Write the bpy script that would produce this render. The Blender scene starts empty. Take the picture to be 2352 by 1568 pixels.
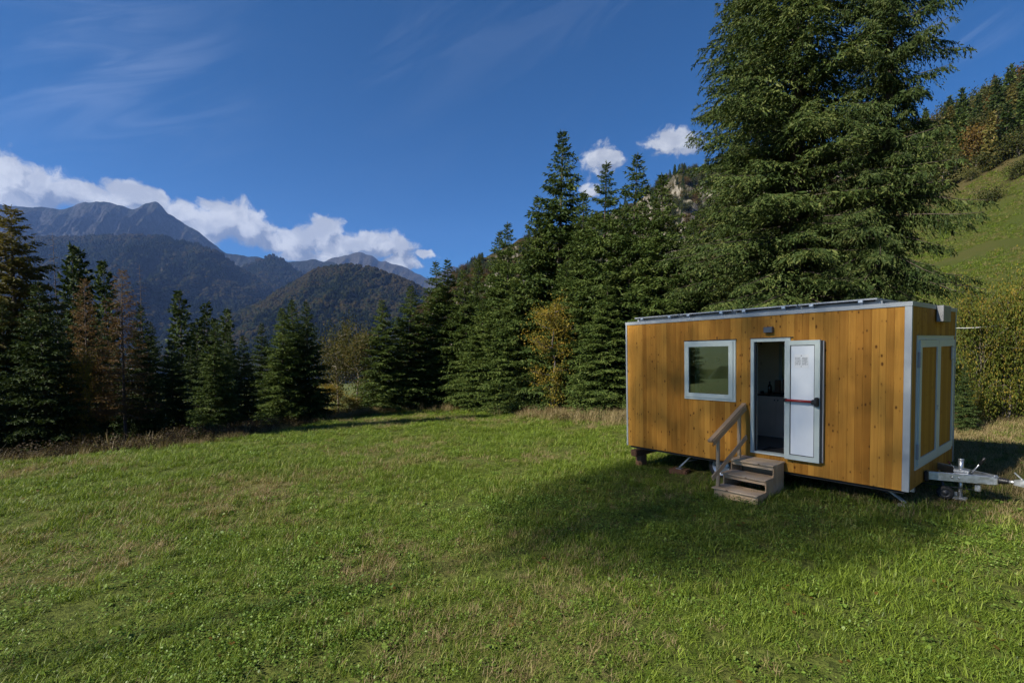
import bpy, bmesh, math, random
import numpy as np
from mathutils import Matrix, Vector, Quaternion

# ------------------------------------------------------------------ camera, light, exposure
S = bpy.context.scene
C = S.collection
EYE = 2.3
FPX, HOR, PITCH = 1122.0, 815.0, math.radians(-2.5)      # measured on the photograph at 2352 px width
cam = bpy.data.cameras.new('camera'); camo = bpy.data.objects.new('camera', cam); C.objects.link(camo)
camo.location = (0, 0, EYE); camo.rotation_euler = (math.radians(90) + PITCH, 0, 0)
cam.sensor_width = 36; cam.lens = 36 * FPX / 2352
cam.shift_y = (HOR - FPX * math.tan(PITCH) - 784) / 2352
cam.clip_start = 0.1; cam.clip_end = 40000
S.camera = camo

SUN_AZ, SUN_EL = math.radians(-118), math.radians(36)    # azimuth from +Y towards +X
SUNV = Vector((math.sin(SUN_AZ) * math.cos(SUN_EL), math.cos(SUN_AZ) * math.cos(SUN_EL), math.sin(SUN_EL)))
sl = bpy.data.lights.new('sun', 'SUN'); sl.energy = 5.0; sl.angle = math.radians(0.55); sl.color = (1.0, 0.93, 0.82)
so = bpy.data.objects.new('sun', sl); C.objects.link(so); so.rotation_euler = SUNV.to_track_quat('Z', 'Y').to_euler()
so.location = (-60, -10, 60)

S.view_settings.view_transform = 'Standard'; S.view_settings.look = 'None'
S.view_settings.gamma = 1.0; S.view_settings.exposure = 1.25
S.view_settings.use_curve_mapping = False
S.render.engine = 'CYCLES'
S.cycles.use_denoising = True
S.cycles.max_bounces = 6; S.cycles.diffuse_bounces = 4; S.cycles.glossy_bounces = 3
S.cycles.transmission_bounces = 4; S.cycles.transparent_max_bounces = 8; S.cycles.volume_bounces = 0
S.cycles.sample_clamp_indirect = 4


def ray(px, py):
    c, s = math.cos(PITCH), math.sin(PITCH); cy = HOR - FPX * math.tan(PITCH)
    x = (px - 1176) / FPX; u = -(py - cy) / FPX
    return np.array([x, c - s * u, s + c * u])


def at(px, py, depth):
    r = ray(px, py); return np.array([0, 0, EYE]) + r * (depth / r[1])


# ------------------------------------------------------------------ world: daylight sky with cumulus
class NT:
    def __init__(self, tree):
        self.t = tree; self.n = tree.nodes; self.l = tree.links
    def add(self, kind, **kw):
        nd = self.n.new(kind)
        for k, v in kw.items(): setattr(nd, k, v)
        return nd
    def put(self, sock, v):
        if hasattr(v, 'node'): self.l.new(v, sock)
        elif v is not None: sock.default_value = v
    def math(self, op, a, b=None, c=None, clamp=False):
        nd = self.add('ShaderNodeMath', operation=op, use_clamp=clamp)
        self.put(nd.inputs[0], a); self.put(nd.inputs[1], b)
        if c is not None: self.put(nd.inputs[2], c)
        return nd.outputs[0]
    def vec(self, op, a, b=None, c=None):
        nd = self.add('ShaderNodeVectorMath', operation=op)
        self.put(nd.inputs[0], a)
        if b is not None: self.put(nd.inputs[1], b)
        if c is not None: self.put(nd.inputs[2], c)
        return nd.outputs['Value'] if op in ('LENGTH', 'DOT_PRODUCT') else nd.outputs[0]
    def mix(self, f, a, b, blend='MIX'):
        nd = self.add('ShaderNodeMix', data_type='RGBA', blend_type=blend)
        self.put(nd.inputs[0], f)
        for s, v in ((nd.inputs[6], a), (nd.inputs[7], b)):
            self.put(s, (tuple(v) + (1,)) if isinstance(v, (tuple, list)) and len(v) == 3 else v)
        return nd.outputs[2]
    def noise(self, vecsock, scale, detail=4, rough=.55, dist=0.0, dims='3D'):
        nd = self.add('ShaderNodeTexNoise', noise_dimensions=dims)
        if vecsock is not None: self.l.new(vecsock, nd.inputs['Vector'])
        nd.inputs['Scale'].default_value = scale; nd.inputs['Detail'].default_value = detail
        nd.inputs['Roughness'].default_value = rough; nd.inputs['Distortion'].default_value = dist
        return nd.outputs[0]
    def ramp(self, v, a, b, lo=0.0, hi=1.0, smooth=True):
        nd = self.add('ShaderNodeMapRange')
        nd.interpolation_type = 'SMOOTHSTEP' if smooth else 'LINEAR'
        self.put(nd.inputs[0], v); self.put(nd.inputs[1], a); self.put(nd.inputs[2], b)
        self.put(nd.inputs[3], lo); self.put(nd.inputs[4], hi)
        return nd.outputs[0]


def build_world():
    w = bpy.data.worlds.new('World'); S.world = w; w.use_nodes = True
    T = NT(w.node_tree); T.n.clear()
    out = T.add('ShaderNodeOutputWorld'); bg = T.add('ShaderNodeBackground')
    sky = T.add('ShaderNodeTexSky', sky_type='NISHITA', sun_disc=False)
    sky.sun_elevation = SUN_EL; sky.sun_rotation = SUN_AZ
    sky.altitude = 4000; sky.air_density = 1.0; sky.dust_density = 0.05; sky.ozone_density = 4.0
    hsv = T.add('ShaderNodeHueSaturation'); hsv.inputs['Saturation'].default_value = SKY_SAT
    T.l.new(sky.outputs[0], hsv.inputs['Color']); skyc = hsv.outputs[0]
    tc = T.add('ShaderNodeTexCoord'); d = tc.outputs['Generated']
    sep = T.add('ShaderNodeSeparateXYZ'); T.l.new(d, sep.inputs[0])
    az = T.math('ARCTAN2', sep.outputs[0], sep.outputs[1])
    hl = T.math('SQRT', T.math('ADD', T.math('MULTIPLY', sep.outputs[0], sep.outputs[0]), T.math('MULTIPLY', sep.outputs[1], sep.outputs[1])))
    el = T.math('DIVIDE', sep.outputs[2], T.math('MAXIMUM', hl, 0.02))
    com = T.add('ShaderNodeCombineXYZ'); T.l.new(az, com.inputs[0]); T.l.new(el, com.inputs[1]); p0 = com.outputs[0]

    def ae(px, py):
        r = ray(px, py); return math.atan2(r[0], r[1]), r[2] / math.hypot(r[0], r[1])

    puffs = []      # azimuth, elevation, half width, half height, thinness
    for px, py, rx, ry, th in [(15, 415, 75, 52, 0), (85, 432, 75, 40, 0), (185, 452, 85, 30, 0), (295, 447, 60, 27, 0), (350, 455, 30, 15, 0),
                               (415, 490, 45, 24, 0), (475, 520, 65, 34, 0), (530, 505, 60, 38, 0), (580, 525, 45, 32, 0), (625, 555, 45, 22, .1),
                               (690, 555, 55, 28, 0), (745, 540, 48, 32, 0), (700, 585, 65, 16, .1), (800, 565, 70, 28, 0), (870, 560, 62, 24, 0),
                               (920, 575, 28, 32, .1), (915, 602, 40, 14, 0), (980, 581, 34, 9, .3),
                               (1388, 368, 42, 34, .12), (1352, 440, 22, 15, .15), (1548, 328, 56, 31, .12)]:
        a, e = ae(px, py); k = math.cos(a)
        puffs.append((a, e, rx / FPX * k * k * 1.4, ry / FPX * k * 1.45, th))
    rnd = random.Random(5)
    for k in range(16):                         # the same fair-weather cloud goes on round the horizon
        a = rnd.uniform(.95, 2 * math.pi - .95)
        if a > math.pi: a -= 2 * math.pi
        e = rnd.uniform(.18, .42)
        for j in range(2): puffs.append((a + rnd.uniform(-.07, .07), e + rnd.uniform(-.02, .02), rnd.uniform(.05, .1), rnd.uniform(.025, .045), 0))
    wob = T.add('ShaderNodeTexNoise', noise_dimensions='2D'); T.l.new(p0, wob.inputs['Vector'])
    wob.inputs['Scale'].default_value = 22; wob.inputs['Detail'].default_value = 4
    wv = T.vec('MULTIPLY', T.vec('SUBTRACT', wob.outputs['Color'], (.5, .5, .5)), (.035, .03, 0))

    def dens(off):
        pp = T.vec('ADD', T.vec('ADD', p0, wv), (off[0], off[1], 0))
        cur = None
        for a, e, ra, re, th in puffs:
            ln = T.vec('LENGTH', T.vec('MULTIPLY_ADD', pp, (1 / ra, 1 / re, 0), (-a / ra, -e / re, 0)))
            if th: ln = T.math('ADD', ln, th)
            cur = ln if cur is None else T.math('MINIMUM', cur, ln)
        n1 = T.noise(pp, 30, 12, .66, .15, '2D')
        return T.math('ADD', T.math('MULTIPLY', T.math('SUBTRACT', 1.05, cur), 1.3), T.math('MULTIPLY', T.math('SUBTRACT', n1, .5), 1.65))
    d0 = dens((0, 0)); d1 = dens((-.012, .02))
    alpha = T.ramp(d0, .02, .55)
    lit = T.ramp(T.math('SUBTRACT', d0, d1), -.38, .3)
    lit = T.math('ADD', T.math('MULTIPLY', lit, .55), T.math('MULTIPLY', T.ramp(T.noise(T.vec('ADD', p0, (.3, .011, 0)), 17, 8, .6, .3, '2D'), .36, .66), .45))
    ccol = T.mix(lit, CLOUD_DARK, CLOUD_LIT)
    # thin cirrus streaks high up
    st = T.vec('MULTIPLY', p0, (2.2, 7.5, 1)); rot = T.add('ShaderNodeVectorRotate'); rot.inputs['Angle'].default_value = -.55
    T.l.new(p0, rot.inputs['Vector']); sv = T.vec('MULTIPLY', rot.outputs[0], (2.0, 11.0, 1))
    ci = T.math('MULTIPLY', T.ramp(T.noise(sv, 1.0, 6, .6, .6, '2D'), .5, .8), T.ramp(el, .2, .75))
    ca, ce = ae(170, 110); big = None
    for a_, e_, ra_, re_ in [(ca, ce, .32, .22), (2.2, .6, .4, .25), (-2.4, .8, .4, .25), (1.5, .9, .3, .2), ae(2120, 100) + (.07, .05), ae(2245, 90) + (.07, .05)]:
        ln = T.vec('LENGTH', T.vec('MULTIPLY_ADD', p0, (1 / ra_, 1 / re_, 0), (-a_ / ra_, -e_ / re_, 0))); big = ln if big is None else T.math('MINIMUM', big, ln)
    ci = T.math('ADD', T.math('MULTIPLY', ci, .35), T.math('MULTIPLY', T.ramp(T.noise(sv, 1.6, 6, .55, .8, '2D'), .36, .72), T.ramp(big, 1.0, .1)))
    col = T.mix(T.math('MULTIPLY', ci, .36), skyc, T.vec('ADD', skyc, (2.2, 2.2, 2.2)))
    col = T.mix(T.math('MULTIPLY', alpha, .95), col, ccol)
    T.l.new(col, bg.inputs['Color']); bg.inputs['Strength'].default_value = SKY_STRENGTH
    T.l.new(bg.outputs[0], out.inputs['Surface'])


SKY_STRENGTH = 0.05
SKY_SAT = 1.28
CLOUD_LIT, CLOUD_DARK = (6.2, 6.35, 6.6), (1.7, 2.05, 2.8)
build_world()

# ------------------------------------------------------------------ helpers
RNG = np.random.default_rng(7)


def new_mesh(name, V, F, mat=None, smooth=False):
    V = np.asarray(V, np.float32).reshape(-1, 3); F = np.asarray(F, np.int32)
    me = bpy.data.meshes.new(name); k = F.shape[1]
    me.vertices.add(len(V)); me.vertices.foreach_set('co', V.ravel())
    me.loops.add(F.size); me.loops.foreach_set('vertex_index', F.ravel())
    me.polygons.add(len(F)); me.polygons.foreach_set('loop_start', np.arange(0, F.size, k, dtype=np.int32))
    me.polygons.foreach_set('loop_total', np.full(len(F), k, np.int32))
    me.polygons.foreach_set('use_smooth', np.full(len(F), smooth))
    if mat: me.materials.append(mat)
    me.update(calc_edges=True); me.validate()
    return me


class Acc:
    """collects quads for one mesh"""
    def __init__(s): s.v = []; s.f = []; s.n = 0
    def add(s, V, F):
        V = np.asarray(V, float).reshape(-1, 3); s.v.append(V); s.f.append(np.asarray(F, int) + s.n); s.n += len(V)
    def box(s, lo, hi):
        x0, y0, z0 = lo; x1, y1, z1 = hi
        s.add([(x0, y0, z0), (x1, y0, z0), (x1, y1, z0), (x0, y1, z0), (x0, y0, z1), (x1, y0, z1), (x1, y1, z1), (x0, y1, z1)],
              [(0, 3, 2, 1), (4, 5, 6, 7), (0, 1, 5, 4), (1, 2, 6, 5), (2, 3, 7, 6), (3, 0, 4, 7)])
    def tube(s, pts, rad, n=6, cap=True):
        pts = np.asarray(pts, float); rad = np.broadcast_to(np.asarray(rad, float), (len(pts),))
        t = np.gradient(pts, axis=0); t /= np.linalg.norm(t, axis=1)[:, None] + 1e-9
        ref = np.array([0, 0, 1.0]) if abs(t[0][2]) < .8 else np.array([1.0, 0, 0])
        a = np.cross(t, ref); a /= np.linalg.norm(a, axis=1)[:, None] + 1e-9; b = np.cross(t, a)
        th = np.arange(n) * 2 * math.pi / n
        V = pts[:, None] + rad[:, None, None] * (np.cos(th)[None, :, None] * a[:, None] + np.sin(th)[None, :, None] * b[:, None])
        F = []
        for i in range(len(pts) - 1):
            for j in range(n):
                F.append((i * n + j, i * n + (j + 1) % n, (i + 1) * n + (j + 1) % n, (i + 1) * n + j))
        if cap and n >= 4:
            for base, rev in ((0, False), ((len(pts) - 1) * n, True)):
                for j in range(1, n - 1, 2):
                    q = [base, base + j, base + j + 1, base + (j + 2) % n]
                    if n % 2 == 0: F.append(q[::-1] if not rev else q)
        s.add(V, F)
    def lathe(s, prof, axis_o, axis, n=24):
        axis = np.asarray(axis, float); axis /= np.linalg.norm(axis)
        ref = np.array([0, 0, 1.0]) if abs(axis[2]) < .8 else np.array([1.0, 0, 0])
        a = np.cross(axis, ref); a /= np.linalg.norm(a); b = np.cross(axis, a)
        th = np.arange(n) * 2 * math.pi / n; V = []
        for r, h in prof: V.append(np.asarray(axis_o) + axis * h + r * (np.cos(th)[:, None] * a + np.sin(th)[:, None] * b))
        F = [(i * n + j, i * n + (j + 1) % n, (i + 1) * n + (j + 1) % n, (i + 1) * n + j) for i in range(len(prof) - 1) for j in range(n)]
        s.add(np.concatenate(V), F)
    def mesh(s, name, mat=None, smooth=False):
        return new_mesh(name, np.concatenate(s.v), np.concatenate(s.f), mat, smooth)


def tag(o, label=None, cat=None, group=None, kind=None):
    if label: o['label'] = label
    if cat: o['category'] = cat
    if group: o['group'] = group
    if kind: o['kind'] = kind
    return o


def link(name, me, parent=None, loc=(0, 0, 0)):
    o = bpy.data.objects.new(name, me); C.objects.link(o); o.parent = parent; o.location = loc
    return o


def empty(name, loc=(0, 0, 0), rz=0.0, scale=None):
    o = bpy.data.objects.new(name, None); C.objects.link(o); o.location = loc; o.rotation_euler = (0, 0, rz)
    o.empty_display_size = .2
    if scale is not None: o.scale = scale
    return o


# ---- value noise
_TAB = np.random.default_rng(3).random((256, 256))


def vn(x, y):
    x = np.asarray(x, float); y = np.asarray(y, float)
    xi = np.floor(x).astype(int); yi = np.floor(y).astype(int); fx = x - xi; fy = y - yi
    fx = fx * fx * (3 - 2 * fx); fy = fy * fy * (3 - 2 * fy)
    g = lambda i, j: _TAB[i % 256, j % 256]
    return (g(xi, yi) * (1 - fx) + g(xi + 1, yi) * fx) * (1 - fy) + (g(xi, yi + 1) * (1 - fx) + g(xi + 1, yi + 1) * fx) * fy


def fbm(x, y, o=5, ridged=False):
    s = 0; a = .5; tot = 0
    for k in range(o):
        v = vn(x * 2 ** k + 17.3 * k, y * 2 ** k + 5.1 * k)
        if ridged: v = 1 - abs(2 * v - 1)
        s = s + a * v; tot += a; a *= .5
    return s / tot


def sstep(a, b, x):
    t = np.clip((x - a) / (b - a), 0, 1); return t * t * (3 - 2 * t)


# ------------------------------------------------------------------ terrain height
EDGE_Y = np.array([-40, 0, 6, 12.93, 14.18, 15.69, 19.11, 22.5, 25.8, 30.1, 34, 45, 80.])
EDGE_X = np.array([-30, -20, -16.5, -13.68, -12.18, -10.4, -9.5, -9.4, -8.7, -7.4, -6, -6, -6.])


def gz(x, y):
    x = np.asarray(x, float); y = np.asarray(y, float)
    z = np.where(x < 0, -.24 + .02 * np.maximum(x, -200), .06 * (np.minimum(x, 60) - 4))
    yy = np.clip(y, -60, 400)
    z = z - .012 * (yy - 7.7) - .03 * np.maximum(0, yy - 12)
    c = np.maximum(x + .2 * np.maximum(y, 0) - 10, 0)
    h = np.where(c < 93, .0035 * c * c, 30.3 + .62 * (c - 93)); top = 104.0
    h = np.where(h < top - 20, h, top - 20 * np.exp(-(np.maximum(h, top - 20) - top + 20) / 20))
    z = z + h
    e = np.interp(y, EDGE_Y, EDGE_X) - x                      # left of the meadow's edge the ground dips
    left = np.where(y > -30, 1, 0)
    z = z - left * (.9 * sstep(-.4, 5, e) + .05 * np.clip(e - 8, 0, 400))
    far = np.hypot(x, y)
    z = z - 25 * sstep(60, 500, far) * sstep(30, -60, x)
    z = z + (.10 * (fbm(x * .23 + 9, y * .23 + 4, 3) - .5) + .045 * (fbm(x * 1.1, y * 1.1, 2) - .5)) * sstep(2000, 20, far)
    z = z + 5 * (fbm(x * .018, y * .018, 4) - .5) * sstep(25, 90, c)
    return z


def g1(x, y): return float(gz(x, y))


# ------------------------------------------------------------------ materials
def new_mat(name):
    m = bpy.data.materials.new(name); m.use_nodes = True; T = NT(m.node_tree)
    b = m.node_tree.nodes['Principled BSDF']
    return m, T, b


def simple(name, col, rough=.5, metal=0.0, var=.12, scale=6, bump=0.0, spec=.5):
    m, T, b = new_mat(name)
    tc = T.add('ShaderNodeTexCoord'); n = T.noise(tc.outputs['Object'], scale, 5, .6)
    c = T.mix(T.ramp(n, .3, .7), tuple(v * (1 - var) for v in col), tuple(min(1, v * (1 + var)) for v in col))
    T.l.new(c, b.inputs['Base Color']); b.inputs['Metallic'].default_value = metal
    T.l.new(T.ramp(n, .3, .7, max(.05, rough - .08), rough + .08), b.inputs['Roughness'])
    b.inputs['Specular IOR Level'].default_value = spec
    if bump:
        bp = T.add('ShaderNodeBump'); bp.inputs['Strength'].default_value = bump; bp.inputs['Distance'].default_value = .01
        T.l.new(T.noise(tc.outputs['Object'], scale * 6, 4), bp.inputs['Height']); T.l.new(bp.outputs[0], b.inputs['Normal'])
    return m


def foliage(name, c1, c2, c3=None, trans=.3, rough=.55, nscale=.9, isl=.5, spec=.08):
    """leaf or needle colour: varies from leaf to leaf, from bough to bough and from tree to tree"""
    m, T, b = new_mat(name)
    geo = T.add('ShaderNodeNewGeometry'); oi = T.add('ShaderNodeObjectInfo'); tc = T.add('ShaderNodeTexCoord')
    n = T.noise(tc.outputs['Object'], nscale, 3, .6)
    f = T.math('ADD', T.math('MULTIPLY', geo.outputs['Random Per Island'], isl), T.math('MULTIPLY', T.ramp(n, .35, .65), 1 - isl))
    c = T.mix(f, c1, c2)
    if c3: c = T.mix(T.ramp(T.math('ADD', T.math('MULTIPLY', n, .6), T.math('MULTIPLY', geo.outputs['Random Per Island'], .4)), .52, .72), c, c3)
    c = T.mix(1.0, c, T.mix(oi.outputs['Random'], (.82, .84, .82), (1.15, 1.12, 1.05)), 'MULTIPLY')
    T.l.new(c, b.inputs['Base Color']); b.inputs['Roughness'].default_value = rough; b.inputs['Specular IOR Level'].default_value = spec
    tr = T.add('ShaderNodeBsdfTranslucent'); T.l.new(T.mix(1.0, c, (1.25, 1.2, .7), 'MULTIPLY'), tr.inputs[0])
    mx = T.add('ShaderNodeMixShader'); mx.inputs[0].default_value = trans
    T.l.new(b.outputs[0], mx.inputs[1]); T.l.new(tr.outputs[0], mx.inputs[2])
    T.l.new(mx.outputs[0], m.node_tree.nodes['Material Output'].inputs['Surface'])
    return m


def grass_mat(name, g_lo, g_hi, dry, dryness=.5, trans=.3):
    m, T, b = new_mat(name)
    geo = T.add('ShaderNodeNewGeometry'); oi = T.add('ShaderNodeObjectInfo')
    pos = geo.outputs['Position']
    big = T.noise(pos, .33, 4, .6, .4); fine = T.noise(pos, 2.1, 3, .6)
    c = T.mix(geo.outputs['Random Per Island'], g_lo, g_hi)
    f = T.math('ADD', T.math('MULTIPLY', big, .62), T.math('MULTIPLY', fine, .38))
    f = T.math('ADD', f, T.math('MULTIPLY', T.math('SUBTRACT', geo.outputs['Random Per Island'], .5), .22))
    f = T.math('ADD', f, T.math('MULTIPLY', T.math('SUBTRACT', oi.outputs['Random'], .5), .10))
    c = T.mix(T.ramp(f, .72 - dryness * .35, .92 - dryness * .35), c, dry)
    T.l.new(c, b.inputs['Base Color']); b.inputs['Roughness'].default_value = .48; b.inputs['Specular IOR Level'].default_value = .22
    tr = T.add('ShaderNodeBsdfTranslucent'); T.l.new(T.mix(1.0, c, (1.2, 1.25, .6), 'MULTIPLY'), tr.inputs[0])
    mx = T.add('ShaderNodeMixShader'); mx.inputs[0].default_value = trans
    T.l.new(b.outputs[0], mx.inputs[1]); T.l.new(tr.outputs[0], mx.inputs[2])
    T.l.new(mx.outputs[0], m.node_tree.nodes['Material Output'].inputs['Surface'])
    return m


def wood_mat(name, c_lo, c_hi, knot, grain_axis=2, knots=.5, rough=.5, kscale=(9, 9, 4.6), gs=40, greyed=None, rand=.5):
    """sawn board: grain runs along one axis, scattered knots, every board its own tone"""
    m, T, b = new_mat(name)
    tc = T.add('ShaderNodeTexCoord'); oi = T.add('ShaderNodeObjectInfo')
    off = T.math('MULTIPLY', oi.outputs['Random'], 91.7)
    cmb = T.add('ShaderNodeCombineXYZ')
    for k in range(3): T.l.new(off, cmb.inputs[k])
    p = T.vec('ADD', tc.outputs['Object'], cmb.outputs[0])
    sc = [gs, gs, gs]; sc[grain_axis] = 1.3
    g = T.noise(T.vec('MULTIPLY', p, tuple(sc)), 1.0, 5, .65, .6)
    sc2 = [6, 6, 6]; sc2[grain_axis] = .5
    g2 = T.noise(T.vec('MULTIPLY', p, tuple(sc2)), 1.0, 3, .5, .3)
    f = T.math('ADD', T.math('MULTIPLY', g, .45), T.math('MULTIPLY', g2, .35))
    f = T.math('ADD', f, T.math('MULTIPLY', oi.outputs['Random'], rand * .5))
    c = T.mix(T.ramp(f, .3, .85), c_lo, c_hi)
    if greyed:
        c = T.mix(T.ramp(T.noise(tc.outputs['Object'], 3, 4, .6), .4, .65), c, greyed)
    ks = T.vec('MULTIPLY', p, kscale)
    vo = T.add('ShaderNodeTexVoronoi', feature='F1'); T.l.new(ks, vo.inputs['Vector']); vo.inputs['Scale'].default_value = 1
    sz = T.add('ShaderNodeSeparateColor'); T.l.new(vo.outputs['Color'], sz.inputs[0])
    rad = T.math('MULTIPLY', T.ramp(sz.outputs[0], 1 - knots, 1.0, 0, 1, False), .26)
    kd = T.math('SUBTRACT', T.math('ADD', vo.outputs['Distance'], T.math('MULTIPLY', T.math('SUBTRACT', g, .5), .12)), rad)
    kf = T.ramp(kd, .03, -.05)
    kf = T.math('MULTIPLY', kf, T.ramp(rad, .005, .05))
    halo = T.math('MULTIPLY', T.ramp(kd, .16, 0), T.math('MULTIPLY', T.ramp(rad, .02, .1), .35))
    c = T.mix(halo, c, tuple(v * .6 for v in c_lo)); c = T.mix(T.math('MULTIPLY', kf, .85), c, knot)
    T.l.new(c, b.inputs['Base Color']); b.inputs['Roughness'].default_value = rough; b.inputs['Specular IOR Level'].default_value = .12
    bp = T.add('ShaderNodeBump'); bp.inputs['Strength'].default_value = .25; bp.inputs['Distance'].default_value = .003
    T.l.new(g, bp.inputs['Height']); T.l.new(bp.outputs[0], b.inputs['Normal'])
    return m


M = {}
M['larch_wood'] = wood_mat('larch_wood', (.26, .108, .015), (.50, .245, .042), (.075, .022, .004), knots=.6, rough=.6, kscale=(17, 17, 9.5), rand=.6)
M['door_wood'] = wood_mat('door_wood', (.31, .135, .016), (.46, .22, .034), (.10, .035, .006), knots=.4, rough=.6, gs=60, kscale=(18, 18, 8))
M['step_wood'] = wood_mat('step_wood', (.44, .29, .16), (.64, .47, .28), (.12, .065, .03), grain_axis=0, knots=.35, rough=.7, greyed=(.50, .38, .26))
M['step_wood_up'] = wood_mat('step_wood_upright', (.40, .265, .145), (.60, .43, .25), (.15, .08, .04), grain_axis=2, knots=.35, rough=.7, greyed=(.47, .35, .24))
M['rail_wood'] = wood_mat('rail_wood', (.40, .25, .13), (.56, .38, .23), (.13, .06, .03), grain_axis=1, knots=.3, rough=.65)
M['old_timber'] = wood_mat('old_timber', (.10, .05, .028), (.2, .11, .06), (.05, .025, .012), grain_axis=1, knots=.4, rough=.75)
M['inner_wood'] = wood_mat('inner_wood', (.74, .63, .45), (.84, .74, .56), (.3, .19, .1), grain_axis=0, knots=.25, rough=.55)
M['alu'] = simple('grey_aluminium', (.33, .35, .36), .5, .2, .05, 3)
M['frame'] = simple('pale_grey_frame', (.47, .52, .48), .4, 0, .04, 3)
M['white'] = simple('white_panel', (.66, .69, .71), .45, 0, .03, 2)
M['gasket'] = simple('black_gasket', (.015, .016, .018), .5, 0, .1)
M['black_plastic'] = simple('black_plastic', (.012, .012, .013), .4, 0, .1)
M['red'] = simple('red_bar', (.28, .018, .014), .35, 0, .08)
M['galv'] = simple('galvanised_steel', (.55, .56, .57), .36, .85, .18, 18)
M['dark_steel'] = simple('dark_steel', (.05, .052, .055), .5, .6, .2, 10)
M['tyre'] = simple('tyre_rubber', (.012, .012, .012), .75, 0, .2, 12)
M['rim'] = simple('silver_rim', (.5, .54, .6), .35, .7, .06, 6)
M['lamp_grey'] = simple('slate_grey_lamp', (.085, .095, .11), .4, .2, .05)
M['paper'] = None
M['lamp_box'] = simple('grey_lamp_box', (.2, .205, .21), .5, .2, .05)
M['floor_in'] = simple('dark_floor', (.17, .16, .15), .5, 0, .15, 4)
M['mat'] = simple('doormat', (.012, .013, .015), .9, 0, .3, 60)
M['cab'] = simple('cabinet_ply', (.62, .5, .4), .5, 0, .08, 3)
M['counter'] = simple('black_counter', (.012, .012, .012), .3, 0, .1)
M['bottle'] = simple('dark_bottle', (.01, .01, .012), .15, 0, .1)
M['cardboard'] = simple('kraft_brown', (.25, .15, .09), .7, 0, .1)
M['concrete'] = simple('concrete_paver', (.28, .28, .29), .85, 0, .25, 14, .4)
M['solar'] = simple('solar_cell', (.008, .01, .02), .2, 0, .2, 4)
M['white_tape'] = simple('white_tape', (.75, .75, .72), .6, 0, .05)
M['under'] = simple('underside', (.02, .02, .02), .8, 0, .2)
M['curtain'] = simple('curtain', (.3, .36, .3), .8, 0, .08, 8)
M['bark'] = simple('spruce_bark', (.05, .037, .028), .9, 0, .4, 9, .6)
M['bark_grey'] = simple('grey_bark', (.16, .135, .11), .9, 0, .35, 9, .6)
M['bark_dead'] = simple('dead_bark', (.075, .06, .055), .9, 0, .3, 9, .4)

m, T, b = new_mat('window_glass')
b.inputs['Base Color'].default_value = (.02, .03, .025, 1); b.inputs['Roughness'].default_value = .03
gl = T.add('ShaderNodeBsdfGlossy'); gl.inputs['Roughness'].default_value = .02; gl.inputs[0].default_value = (.66, .76, .66, 1)
tp = T.add('ShaderNodeBsdfTransparent'); tp.inputs[0].default_value = (.72, .8, .74, 1)
fr = T.add('ShaderNodeFresnel'); fr.inputs[0].default_value = 1.9
mx = T.add('ShaderNodeMixShader'); T.l.new(T.ramp(fr.outputs[0], 0, 1, .12, 1, False), mx.inputs[0])
T.l.new(tp.outputs[0], mx.inputs[1]); T.l.new(gl.outputs[0], mx.inputs[2]); T.l.new(mx.outputs[0], m.node_tree.nodes['Material Output'].inputs['Surface'])
M['glass'] = m

m, T, b = new_mat('printed_notice')         # two columns of fine print under a small emblem
tc = T.add('ShaderNodeTexCoord'); sp = T.add('ShaderNodeSeparateXYZ'); T.l.new(tc.outputs['Object'], sp.inputs[0])
X_, Z_ = sp.outputs[0], sp.outputs[2]
line = T.math('GREATER_THAN', T.math('FRACT', T.math('MULTIPLY', Z_, 75)), .5)
words = T.math('GREATER_THAN', T.noise(T.vec('MULTIPLY', tc.outputs['Object'], (60, 0, 75)), 1, 1), .42)
colm = T.math('MULTIPLY', T.math('GREATER_THAN', T.math('ABSOLUTE', X_), .008), T.math('LESS_THAN', T.math('ABSOLUTE', X_), .092))
rows = T.math('MULTIPLY', T.math('LESS_THAN', Z_, .062), T.math('GREATER_THAN', Z_, -.062))
emb = T.math('LESS_THAN', T.vec('LENGTH', T.vec('SUBTRACT', T.vec('MULTIPLY', tc.outputs['Object'], (1, 0, 1)), (0, 0, .085))), .009)
emb2 = T.math('LESS_THAN', T.vec('LENGTH', T.vec('SUBTRACT', T.vec('MULTIPLY', tc.outputs['Object'], (1, 0, 1)), (0, 0, -.085))), .007)
ink = T.math('MAXIMUM', T.math('MULTIPLY', T.math('MULTIPLY', line, words), T.math('MULTIPLY', colm, rows)), T.math('MAXIMUM', emb, emb2))
T.l.new(T.mix(T.math('MULTIPLY', ink, .8), (.68, .69, .68), (.1, .1, .1)), b.inputs['Base Color']); b.inputs['Roughness'].default_value = .6
M['paper'] = m

M['spruce'] = foliage('spruce_needles', (.026, .046, .011), (.068, .102, .024), (.10, .128, .034), trans=.18)
M['spruce_big'] = foliage('old_spruce_needles', (.023, .040, .012), (.056, .084, .022), (.10, .118, .036), trans=.18)
M['spruce_dark'] = foliage('dark_spruce_needles', (.016, .030, .010), (.045, .070, .02), (.062, .088, .026), trans=.15)
M['larch_green'] = foliage('larch_green_needles', (.07, .075, .02), (.13, .118, .034), (.15, .11, .036), trans=.25)
M['larch_brown'] = foliage('larch_brown_needles', (.085, .052, .026), (.15, .09, .042), (.12, .095, .04), trans=.25)
M['leaf_gold'] = foliage('golden_leaves', (.10, .105, .020), (.26, .20, .035), (.28, .18, .028), trans=.35)
M['leaf_olive'] = foliage('olive_autumn_leaves', (.034, .042, .014), (.072, .070, .022), (.10, .08, .026), trans=.3)
M['leaf_bush'] = foliage('hazel_leaves', (.055, .080, .014), (.13, .145, .026), (.22, .16, .03), trans=.35)
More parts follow.
